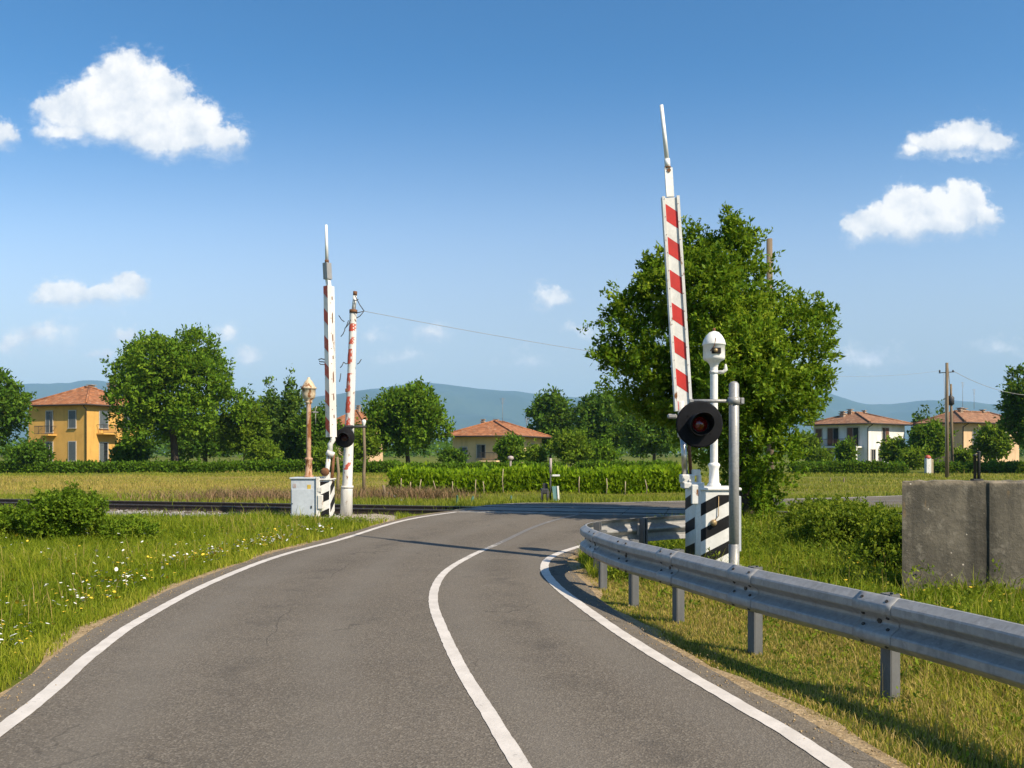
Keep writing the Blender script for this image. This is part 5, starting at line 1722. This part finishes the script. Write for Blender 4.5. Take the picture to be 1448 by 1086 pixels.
# ================================================================== HILLS, FAR WOODS
def hills():
    pts = [(-900, 600), (-500, 575), (-200, 570), (0, 560), (38, 549), (80, 543), (108, 543), (160, 551), (240, 562), (330, 567), (420, 565), (480, 559), (540, 551), (590, 543), (625, 545), (665, 552), (700, 551), (730, 553), (760, 559),
           (800, 566), (860, 570), (940, 566), (1040, 558), (1120, 553), (1170, 559), (1200, 570), (1240, 576), (1275, 574), (1310, 566), (1340, 563), (1370, 567), (1410, 574), (1448, 577), (1600, 570), (2000, 566), (2600, 590)]
    px = np.array([p[0] for p in pts], float); py = np.array([p[1] for p in pts], float)
    u = np.linspace(-900, 2600, 500)
    yr = np.interp(u, px, py)
    yr = np.convolve(np.r_[[yr[0]] * 4, yr, [yr[-1]] * 4], np.ones(9) / 9, 'valid')
    yr += 1.1 * snoise(np.c_[u, u * 0], .05, 61) + .7 * snoise(np.c_[u, u * 0], .2, 62)
    rows = np.linspace(0, 1.35, 46)
    V = []
    for t in rows:
        Y = 4500 + 3000 * t
        prof_ = smooth(t) if t <= 1 else 1 - .5 * smooth((t - 1) / .35)
        X = (u - CX) / F * Y
        base = np.stack([X, np.full_like(X, Y)], 1)
        rel = 1 + (.30 * snoise(base, .002, 63) + .18 * snoise(base, .0055, 64)) * (t < 1) * math.sin(PI * min(t, 1)) * 1.0
        Z = (H + (YH - yr) / F * 7500) * prof_ * rel - 12 * (1 - min(1, t * 8))
        V.append(np.stack([X, np.full_like(X, Y), Z], 1))
    V = np.concatenate(V); nx = len(u)
    i = (np.arange(len(rows) - 1)[:, None] * nx + np.arange(nx - 1)[None]).ravel()
    q_ = np.c_[i, i + 1, i + nx + 1, i + nx]
    rng = np.random.default_rng(9)
    o = np_mesh('hills', V, q_.ravel(), np.arange(len(q_)) * 4, M['hill'], None, .5 + .3 * snoise(V[q_[:, 0]][:, :2], .007, 65) + rng.uniform(-.15, .15, len(q_)), smooth_=True)
    tag(o, kind='structure')


hills()


def woods():
    rng = np.random.default_rng(77)
    n = 5200
    px = rng.uniform(-300, 1750, n); Y = rng.uniform(260, 420, n)
    hh = 5.0 + 3.0 * snoise(np.c_[px * .02, Y * .02], 1.0, 78) + rng.uniform(-1, 1, n)
    z = np.sqrt(rng.uniform(0, 1, n)) * np.maximum(hh, 2)
    C = np.c_[(px - CX) / F * Y, Y, z]
    out = unit(np.c_[rng.normal(size=n) * .4, -np.ones(n) * .5, np.ones(n) * .5])
    V, ti = leaves(C, out, 1.7, 7, 1.3, rng, .4, aspect=.8)
    tag(quad_obj('woods', V, ti, M['leaf_dark']), kind='stuff')


woods()

# ================================================================== GRASS
def blades(name, x, y, z, h, w, tint, mat, rng, lean=.45):
    n = len(x)
    a = rng.uniform(0, 2 * PI, n); b_ = rng.uniform(0, 2 * PI, n)
    dx, dy = np.cos(a), np.sin(a)
    l = h * lean * rng.uniform(.15, 1.3, n)
    lx_, ly_ = np.cos(b_) * l, np.sin(b_) * l
    V = np.empty((n, 5, 3))
    V[:, 0] = np.c_[x - dx * w / 2, y - dy * w / 2, z - .03]
    V[:, 1] = np.c_[x + dx * w / 2, y + dy * w / 2, z - .03]
    V[:, 2] = np.c_[x + dx * w * .38 + lx_ * .32, y + dy * w * .38 + ly_ * .32, z + h * .58]
    V[:, 3] = np.c_[x - dx * w * .38 + lx_ * .32, y - dy * w * .38 + ly_ * .32, z + h * .58]
    V[:, 4] = np.c_[x + lx_, y + ly_, z + h * (1 - .15 * rng.uniform(0, 1, n))]
    i = np.arange(n)[:, None] * 5
    loops = np.concatenate([i + [0, 1, 2, 3], i + [3, 2, 4]], 1).ravel()
    st = (np.arange(n)[:, None] * 7 + [0, 4]).ravel()
    return tag(np_mesh(name, V.reshape(-1, 3), loops, st, M[mat], None, np.repeat(tint, 2)), kind='stuff')


def scatter(rng, x0, x1, y0, y1, n):
    return rng.uniform(x0, x1, n), rng.uniform(y0, y1, n)


def cut(mask, *a): return [k[mask] for k in a]


WALLM = lambda x, y: (x > xa - .02) & (y > Yw - .10) & (y < Yw + .45)
BOXM = lambda x, y: ((np.abs(x - 2.95) < .36) & (np.abs(y - 12.06) < .40)) | ((np.abs(x + 4.88) < .5) & (np.abs(y - 19.95) < .38)) | ((np.abs(x - wx) < .2) & (np.abs(y - wy) < .2))
PADM = lambda x, y: inside(x, y, app[::2])


def verge(side, seed, n):
    rng = np.random.default_rng(seed)
    if side < 0: x, y = scatter(rng, -16, -1, 3.2, 24.5, n)
    else: x, y = scatter(rng, .3, 11, 3.0, 22.5, n)
    # importance: keep more near the viewer, only what the frame can show
    ang_ = np.abs(x / y) < .86
    x, y = cut(ang_, x, y)
    keep = rng.uniform(0, 1, len(x)) < np.clip((8.0 / np.hypot(x, y)) ** 1.35, 0, 1)
    x, y = cut(keep, x, y)
    d = roaddist(x, y)
    edge = .10 + .10 * snoise(np.c_[x, y], 2.5, 51)
    td = np.abs(trackd(x, y))
    m = (d > np.maximum(edge, .03)) & ((td > 2.05 + .3 * snoise(np.c_[x, y], 1.5, 52)) | (rng.uniform(0, 1, len(x)) < .02)) & ~WALLM(x, y) & ~BOXM(x, y)
    x, y, d = cut(m, x, y, d)
    pm = PADM(x, y); m = ~pm | (rng.uniform(0, 1, len(x)) < .03)
    x, y, d = cut(m, x, y, d)
    z = hgt(x, y, d)
    p = np.c_[x, y]
    dist = np.hypot(x, y)
    patch_ = snoise(p, .9, 53); fine = snoise(p, 3.2, 54)
    return rng, x, y, z, d, p, dist, patch_, fine


# left verge
rng, x, y, z, d, p, dist, pa, fi = verge(-1, 201, 680000)
h = (.085 + .05 * smooth(d / 1.2) + .04 * pa + .03 * fi) * rng.uniform(.55, 1.5, len(x)) * (1 + .25 * smooth((dist - 9) / 9))
h = np.where(rng.uniform(0, 1, len(x)) < .03, h * 1.9, h).clip(.03, .5)
w = (.0034 + .00054 * dist) * rng.uniform(.6, 1.35, len(x))
ti = .43 + .24 * pa + .14 * fi + rng.uniform(-.3, .3, len(x)) + .28 * np.exp(-(d / .35) ** 2)
blades('grass', x, y, z, h, w, ti, 'grass', rng, .55)
# right verge: dry between road and rail, lush behind the rail
rng, x, y, z, d, p, dist, pa, fi = verge(1, 202, 800000)
railx = np.interp(y, [p_[1] for p_ in GP[:9]], [p_[0] for p_ in GP[:9]])
beh = smooth((x - railx - .55) / 1.3)
beh = np.where(y > 11.3, np.where(x > 1.1, 1, beh), beh)
h = (.028 + .022 * pa + .022 * fi + .085 * beh * (1 - .45 * np.exp(-(((x - 4.9) / 1.6) ** 2 + ((y - 8.6) / 1.7) ** 2)))) * rng.uniform(.5, 1.5, len(x)) + .012
h = np.where((beh > .5) & (rng.uniform(0, 1, len(x)) < .07), h * 2.2, h)
h *= 1 + .35 * beh * smooth((fi + .3) / .8)
tuft = (np.abs(pa) > .55) & (beh < .5)
h = np.where(tuft, h * 1.9, h).clip(.015, .55)
w = (.0034 + .00052 * dist) * rng.uniform(.6, 1.35, len(x))
ti = .42 + .15 * pa + .12 * fi + rng.uniform(-.3, .3, len(x)) + .22 * (1 - beh)
drym = (beh < .5) & (rng.uniform(0, 1, len(x)) < .84 - .25 * pa)
blades('dry_grass', *cut(drym, x, y, z, h * .85, w, ti), 'grass_dry', rng, .8)
blades('grass', *cut(~drym, x, y, z, h, w, ti), 'grass', rng, .55)


# far verge and fields: tufts get wider with distance
def field(seed, n, y0, y1, hscale, mat, name):
    rng = np.random.default_rng(seed)
    Y = y0 * (y1 / y0) ** rng.uniform(0, 1, n); px = rng.uniform(-60, 1508, n)
    x = (px - CX) / F * Y
    d = np.where(Y < 60, roaddist(x, Y), 30)
    td = np.abs(trackd(x, Y))
    p = np.c_[x, Y]; pa, fi = snoise(p * [.5, 1], .35, 56), snoise(p, 1.3, 57)
    m = (d > .15 + .1 * fi) & (td > 2.1) & ~((x > pxl(560, 36)) & (x < pxl(960, 36)) & (np.abs(Y - 36) < .9))
    x, Y, d, pa, fi = cut(m, x, Y, d, pa, fi)
    z = hgt(x, Y, d)
    left = smooth((14 - x) / 14)
    dry = smooth((Y - 31) / 5) * smooth((64 - Y) / 8) * (.35 + .65 * left)
    tall = np.exp(-((Y - 27) / 3.5) ** 2)
    h = (.10 + .05 * pa + .04 * fi + .09 * tall) * rng.uniform(.5, 1.5, len(x)) * hscale
    h = np.where(rng.uniform(0, 1, len(x)) < .02, h * 2, h).clip(.04, .6)
    w = .00075 * Y * rng.uniform(.6, 1.4, len(x))
    ti = .40 + .18 * pa + .1 * fi + rng.uniform(-.2, .2, len(x)) + .33 * dry
    blades(name, x, Y, z, h, w, ti, mat, rng, .6)


field(203, 150000, 21.5, 69, 1.0, 'grass_field', 'field_grass')

# tall dead stalks and seed heads
rng = np.random.default_rng(211)
x = np.r_[rng.uniform(-13, -4, 2600), rng.uniform(2.4, 9, 1700)]; y = np.r_[rng.uniform(6.5, 19, 2600), rng.uniform(4.5, 17, 1700)]
d = roaddist(x, y); cl = snoise(np.c_[x, y], 1.1, 88)
m = (d > .5) & (cl > .1) & (np.abs(trackd(x, y)) > 2.1) & ~WALLM(x, y) & ~BOXM(x, y); x, y, d = cut(m, x, y, d)
blades('dry_stalks', x, y, hgt(x, y, d), rng.uniform(.18, .46, len(x)), .0022 + .00035 * np.hypot(x, y), rng.uniform(.6, 1.1, len(x)), 'grass_dry', rng, .45)


def grit():
    r = np.random.default_rng(15)
    pts = []
    for pl, sg in ((edgeL, 1), (edgeR, -1)):
        k = r.integers(40, 170, 2600)
        q_ = pl[k] * (1 - r.uniform(0, 1, (2600, 1))) + pl[k + 1] * 0
        f_ = r.uniform(0, 1, (2600, 1)); q_ = pl[k] * (1 - f_) + pl[k + 1] * f_
        t_ = pl[k + 1] - pl[k]; t_ /= np.linalg.norm(t_, axis=1)[:, None]
        off = np.abs(r.normal(0, .10, 2600)) * np.where(r.uniform(0, 1, 2600) < .75, 1, -1.2)
        pts.append(q_ + np.c_[t_[:, 1], -t_[:, 0]] * (sg * off)[:, None])
    p_ = np.concatenate(pts); p_ = p_[(p_[:, 1] > 3.8) & (p_[:, 1] < 20)]
    z = np.maximum(zroad(p_[:, 0], p_[:, 1]), hgt(p_[:, 0], p_[:, 1]) + .02)
    base = np.array([(1, 0, 0), (0, 1, 0), (-1, 0, 0), (0, -1, 0), (0, 0, 1), (0, 0, -1)], float)
    k = len(p_); sz = r.uniform(.003, .010, (k, 1, 1)) * r.uniform(.6, 1.3, (k, 6, 1))
    V = base[None] * sz + np.concatenate([p_, z[:, None] + .003], 1)[:, None, :]
    tri = np.array([(0, 1, 4), (1, 2, 4), (2, 3, 4), (3, 0, 4), (1, 0, 5), (2, 1, 5), (3, 2, 5), (0, 3, 5)])
    L = (tri[None] + np.arange(k)[:, None, None] * 6).reshape(-1)
    tag(np_mesh('loose_grit', V.reshape(-1, 3), L, np.arange(k * 8) * 3, M['soil']), kind='stuff')


grit()


# leafy weeds: behind the rail, at the wall foot, by the left shrubs, near the far box
def weeds(seed, n, cx, cy, sx, sy, h, mat='leaf_weed', leaf=.055, per=12, name='weeds', tint=.45):
    rng = np.random.default_rng(seed)
    x = rng.normal(cx, sx, n); y = rng.normal(cy, sy, n)
    d = roaddist(x, y)
    m = (d > .35) & (np.abs(trackd(x, y)) > 2.0) & ~WALLM(x, y) & ~BOXM(x, y)
    x, y, d = cut(m, x, y, d)
    g = hgt(x, y, d)
    k = snoise(np.c_[x, y], 1.4, seed)
    hh = h * (.55 + .45 * k).clip(.12, 1.2)
    C = np.c_[x, y, g + hh * rng.uniform(.1, 1, len(x))]
    out = unit(np.c_[rng.normal(size=(len(x), 2)) * .6, np.ones(len(x))])
    V, t_ = leaves(C, out, leaf * 1.5, per, leaf, rng, tint + .12 * k, aspect=.45)
    return V, t_


parts = [weeds(301, 1500, 5.6, 13.3, 1.6, 1.7, .6), weeds(302, 500, 7.2, 16.5, 1.6, 1.3, .6), weeds(303, 300, 4.3, 15.2, .7, 1.2, .45), weeds(304, 160, 5.1, 9.6, .45, .25, .28),
         weeds(305, 420, -9.6, 15.8, 1.8, .9, .32), weeds(306, 260, -4.3, 18.9, .9, .35, .16), weeds(307, 650, 4.0, 10.8, 1.1, 1.5, .26), weeds(314, 300, 4.6, 8.2, .8, .9, .24, leaf=.045), weeds(308, 200, 1.7, 11.4, .35, .4, .25),
         weeds(309, 420, 9.5, 18.2, 1.8, .8, .5), weeds(310, 200, 3.2, 17.6, .8, .5, .3),
         weeds(311, 260, -6.2, 11.5, 1.6, 2.6, .14, leaf=.04), weeds(312, 160, -4.6, 8.2, .6, 1.6, .12, leaf=.035), weeds(313, 120, 3.0, 6.5, .5, 1.2, .14, leaf=.035)]
tag(quad_obj('weeds', np.concatenate([p_[0] for p_ in parts]), np.concatenate([p_[1] for p_ in parts]), M['leaf_weed']), kind='stuff')
# brown dead brush by the track on the left and at the broken fence
rng = np.random.default_rng(311)
n = 5200
pp = np.array([(pxl(325, 30), 29.3, 1.5, .7), (pxl(392, 28.5), 28.3, 1.1, .6), (pxl(545, 31), 31, 1.4, .7), (pxl(600, 30), 30, .7, .3)])
k = rng.integers(0, 4, n)
x = rng.normal(pp[k, 0], pp[k, 2]); y = rng.normal(pp[k, 1], pp[k, 3])
m = (np.abs(trackd(x, y)) > 2.1) & (roaddist(x, y) > .3); x, y = cut(m, x, y)
blades('dead_brush', x, y, hgt(x, y), rng.uniform(.12, .62, len(x)), np.full(len(x), .026), rng.uniform(0, 1, len(x)), 'brush', rng, .8)


# wild flowers along the left verge
def flowers(name, mat, n, seed, right=False):
    rng = np.random.default_rng(seed)
    if not right:
        k = rng.integers(80, 180, n)
        base = edgeL
    i = rng.uniform(0, 1, n)
    ys = 5.6 + 11.5 * i ** 1.25
    xs = np.interp(ys, edgeL[20:150, 1], edgeL[20:150, 0]) - np.abs(rng.normal(.15, .42, n)) - .22 - .25 * rng.uniform(0, 1, n)
    cl = snoise(np.c_[xs, ys], 2.6, 71)
    keep = cl > -.15 + rng.uniform(-.4, .4, n)
    xs, ys = xs[keep], ys[keep]
    if right:
        xs, ys = rng.uniform(3.2, 8, 260), rng.uniform(8, 16, 260)
        m = ~WALLM(xs, ys); xs, ys = xs[m], ys[m]
    else:
        e = int(len(xs) * .35)
        xs = np.r_[xs, rng.uniform(-9.5, -4.5, e)]; ys = np.r_[ys, rng.uniform(9, 17, e)]
        d = roaddist(xs, ys); m = d > .15; xs, ys = xs[m], ys[m]
    z = hgt(xs, ys) + rng.uniform(.10, .24, len(xs))
    r = rng.uniform(.011, .021, len(xs)) * (1 + .04 * (ys - 6))
    n6 = 7
    a = np.linspace(0, 2 * PI, n6, endpoint=False)
    tiltx, tilty = rng.normal(0, .35, len(xs)), rng.normal(-.25, .35, len(xs))
    V = np.empty((len(xs), n6 + 1, 3))
    V[:, 0] = np.c_[xs, ys, z + .004]
    for j in range(n6):
        px_ = np.cos(a[j]) * r; py_ = np.sin(a[j]) * r
        V[:, 1 + j] = np.c_[xs + px_, ys + py_, z + px_ * tiltx + py_ * tilty - (j % 2) * .004]
    F_ = np.array([(0, 1 + j, 1 + (j + 1) % n6) for j in range(n6)])
    L = (F_[None] + np.arange(len(xs))[:, None, None] * (n6 + 1)).reshape(-1)
    tag(np_mesh(name, V.reshape(-1, 3), L, np.arange(len(xs) * n6) * 3, M[mat]), kind='stuff')


flowers('white_wildflowers', 'fl_white', 520, 401)
flowers('yellow_wildflowers', 'fl_yellow', 420, 402)
flowers('yellow_wildflowers', 'fl_yellow', 10, 403, True)

# ================================================================== AIR
def haze():
    x, y0, y1, z0, z1 = 10200, -2000, 9000, -20, 720
    b = MB().box((0, (y0 + y1) / 2, (z0 + z1) / 2), (2 * x, y1 - y0, z1 - z0))
    m = bpy.data.materials.new('haze'); m.use_nodes = True
    nt = m.node_tree; nt.nodes.clear()
    o = nt.nodes.new('ShaderNodeOutputMaterial'); v = nt.nodes.new('ShaderNodeVolumePrincipled')
    v.inputs['Color'].default_value = (.40, .66, 1, 1); v.inputs['Density'].default_value = HAZE
    v.inputs['Anisotropy'].default_value = 0.0
    nt.links.new(v.outputs[0], o.inputs['Volume'])
    tag(b.build('haze', m), kind='stuff')


HAZE = .000105
haze()

# ================================================================== SUN, SKY, CAMERA
EL, AZ = math.radians(43), math.atan2(-.66, .75)        # sun to the right and a little behind the viewer
ts = Vector((math.cos(EL) * math.cos(AZ), math.cos(EL) * math.sin(AZ), math.sin(EL)))
sl = bpy.data.lights.new('sun', 'SUN'); sl.energy = 5.0; sl.angle = math.radians(.53); sl.color = (1, .88, .69)
so = link(bpy.data.objects.new('sun', sl)); so.rotation_euler = (-ts).to_track_quat('-Z', 'Y').to_euler()

CLOUDS = [  # (px, py, rx, r_up, r_down, weight)
    # big cumulus, upper left
    (178, 120, 55, 50, 70, 1), (222, 140, 50, 46, 60, 1), (125, 160, 62, 44, 42, 1), (185, 178, 100, 50, 34, 1), (270, 178, 46, 44, 40, 1), (90, 160, 46, 26, 24, .8), (315, 196, 40, 22, 30, .75), (240, 200, 80, 30, 24, .9), (95, 190, 50, 18, 16, .6),
    (2, 190, 24, 24, 22, .7),
    # right pair
    (1372, 196, 36, 30, 26, .78), (1330, 204, 48, 24, 20, .78), (1405, 208, 30, 22, 18, .7), (1290, 214, 24, 14, 10, .55),
    (1285, 296, 36, 34, 36, 1), (1315, 296, 34, 34, 36, 1), (1362, 292, 38, 38, 36, 1), (1240, 318, 44, 26, 24, .9), (1310, 318, 90, 30, 24, 1), (1215, 326, 30, 18, 18, .8), (1392, 306, 24, 22, 22, .8),
    # small ones
    (88, 418, 38, 22, 18, .78), (130, 422, 60, 16, 15, .8), (178, 410, 30, 22, 22, .8), (66, 422, 22, 14, 12, .6),
    (778, 424, 26, 18, 14, .5), (612, 472, 30, 17, 13, .46), (60, 478, 56, 22, 20, .40), (20, 486, 40, 18, 18, .40), (178, 474, 20, 14, 12, .48), (320, 474, 26, 14, 12, .45), (350, 504, 26, 15, 12, .42), (818, 464, 22, 10, 8, .34),
    (1225, 505, 46, 16, 12, .30), (1410, 495, 40, 12, 10, .30), (530, 470, 26, 12, 10, .34), (570, 508, 40, 12, 8, .28), (740, 510, 40, 12, 8, .24), (150, 500, 30, 10, 8, .4)]


def world():
    w = bpy.data.worlds.new('World'); S.world = w; w.use_nodes = True
    t = NT(w.node_tree); t.n.clear()
    co = t.node('ShaderNodeTexCoord'); sx = t.node('ShaderNodeSeparateXYZ'); t.l.new(co.outputs['Generated'], sx.inputs[0])
    sky = t.node('ShaderNodeTexSky'); sky.sky_type = 'NISHITA'; sky.sun_disc = False
    sky.sun_elevation = EL; sky.sun_rotation = PI / 2 - AZ
    sky.air_density = 1.0; sky.dust_density = .6; sky.ozone_density = 2.0; sky.altitude = 120
    yy = t.math('MAXIMUM', sx.outputs[1], .02)
    u = t.math('DIVIDE', sx.outputs[0], yy); v = t.math('DIVIDE', sx.outputs[2], yy)
    cb_ = t.node('ShaderNodeCombineXYZ'); t.l.new(u, cb_.inputs[0]); t.l.new(v, cb_.inputs[1])
    uv = cb_.outputs[0]
    wn = t.node('ShaderNodeTexNoise'); t.l.new(uv, wn.inputs['Vector']); wn.inputs['Scale'].default_value = 26; wn.inputs['Detail'].default_value = 6; wn.inputs['Roughness'].default_value = .62
    ws = t.node('ShaderNodeSeparateColor'); t.l.new(wn.outputs[1], ws.inputs[0])
    u2 = t.math('MULTIPLY_ADD', t.math('SUBTRACT', ws.outputs[0], .5), .052, u)
    v2 = t.math('MULTIPLY_ADD', t.math('SUBTRACT', ws.outputs[1], .5), .040, v)
    tot, low, vis = None, None, None
    for (px, py, rx, ru, rd, wt) in CLOUDS:
        a = t.math('MULTIPLY_ADD', u2, F / rx / 1.18, -(px - CX) / rx / 1.18)
        dv = t.math('SUBTRACT', v2, (YH - py) / F)
        bq = t.math('MAXIMUM', t.math('MULTIPLY', dv, F / ru / 1.18), t.math('MULTIPLY', dv, -F / rd / 1.3))
        r2 = t.math('ADD', t.math('MULTIPLY', a, a), t.math('MULTIPLY', bq, bq))
        bl_ = t.math('MULTIPLY', t.math('SUBTRACT', 1.0, t.math('SQRT', r2)), wt)
        hl = t.math('MULTIPLY_ADD', dv, F / ru * .45 * wt, bl_)
        tot = bl_ if tot is None else t.math('SMOOTH_MAX', tot, bl_, .10)
        low = hl if low is None else t.math('MAXIMUM', low, hl)
    fb = t.noise(uv, 38, 8, .64)
    dens = t.math('MULTIPLY_ADD', t.math('SUBTRACT', fb, .5), .62, tot)
    ht = t.math('SUBTRACT', low, tot)
    crisp = t.rng(ht, -.22, .22, .62, 1.75)
    alpha = t.rng(t.math('MULTIPLY', dens, crisp), .03, .50)
    w1_ = t.noise(t.mapping(uv, (1, 1.7, 1), (0, 0, .35)), 30, 9, .72)
    halo = t.math('MULTIPLY', t.rng(t.math('MULTIPLY_ADD', t.math('SUBTRACT', w1_, .5), 1.9, tot), -.08, .60), .48)
    alpha = t.math('MAXIMUM', alpha, halo)
    # lighting: compare the noise with itself a little towards the sun (up and to the right)
    mp = t.node('ShaderNodeMapping'); t.l.new(uv, mp.inputs[0]); mp.inputs['Location'].default_value = (.010, .016, 0)
    lit = t.math('MULTIPLY', t.math('SUBTRACT', t.noise(uv, 22, 6, .58), t.noise(mp.outputs[0], 22, 6, .58)), 2.2)
    core = t.rng(dens, .1, .75)
    f = t.math('ADD', t.math('ADD', t.math('ADD', lit, .44), t.math('MULTIPLY', core, .22)), t.math('MULTIPLY', ht, 1.15), clamp=True)
    ccol = t.mix(f, (.43, .475, .54), (.74, .72, .69))
    b1 = t.node('ShaderNodeBackground'); b1.inputs[1].default_value = SKY
    hs = t.node('ShaderNodeHueSaturation'); hs.inputs['Hue'].default_value = .499; t.put(hs.inputs['Saturation'], t.rng(v, .04, .50, .60, 1.36)); t.l.new(sky.outputs[0], hs.inputs['Color'])
    gain = t.math('MULTIPLY', t.rng(v, .02, .30, .66, 1.20), t.rng(v, .26, .56, 1, .90))
    gc = t.node('ShaderNodeVectorMath', operation='SCALE'); t.l.new(hs.outputs[0], gc.inputs[0]); t.put(gc.inputs['Scale'], gain)
    t.l.new(gc.outputs[0], b1.inputs[0])
    b2 = t.node('ShaderNodeBackground'); b2.inputs[1].default_value = 1.0; t.l.new(ccol, b2.inputs[0])
    mx = t.node('ShaderNodeMixShader')
    front = t.math('GREATER_THAN', sx.outputs[1], .03)
    t.l.new(t.math('MULTIPLY', t.math('MULTIPLY', alpha, front), .96), mx.inputs[0]); t.l.new(b1.outputs[0], mx.inputs[1]); t.l.new(b2.outputs[0], mx.inputs[2])
    o = t.node('ShaderNodeOutputWorld'); t.l.new(mx.outputs[0], o.inputs[0])


SKY = .092
world()

cam = bpy.data.cameras.new('camera'); cam.sensor_width = 36; cam.lens = F / 1448 * 36; cam.shift_y = 97 / 1448
cam.clip_start = .05; cam.clip_end = 60000
co_ = link(bpy.data.objects.new('camera', cam)); co_.location = (0, 0, H); co_.rotation_euler = (PI / 2, 0, 0)
S.camera = co_
S.view_settings.view_transform = 'Standard'; S.view_settings.look = 'None'; S.view_settings.exposure = .68; S.view_settings.gamma = 1
S.render.engine = 'CYCLES'
S.cycles.max_bounces = 6; S.cycles.transparent_max_bounces = 4; S.cycles.volume_bounces = 1
S.cycles.use_denoising = True
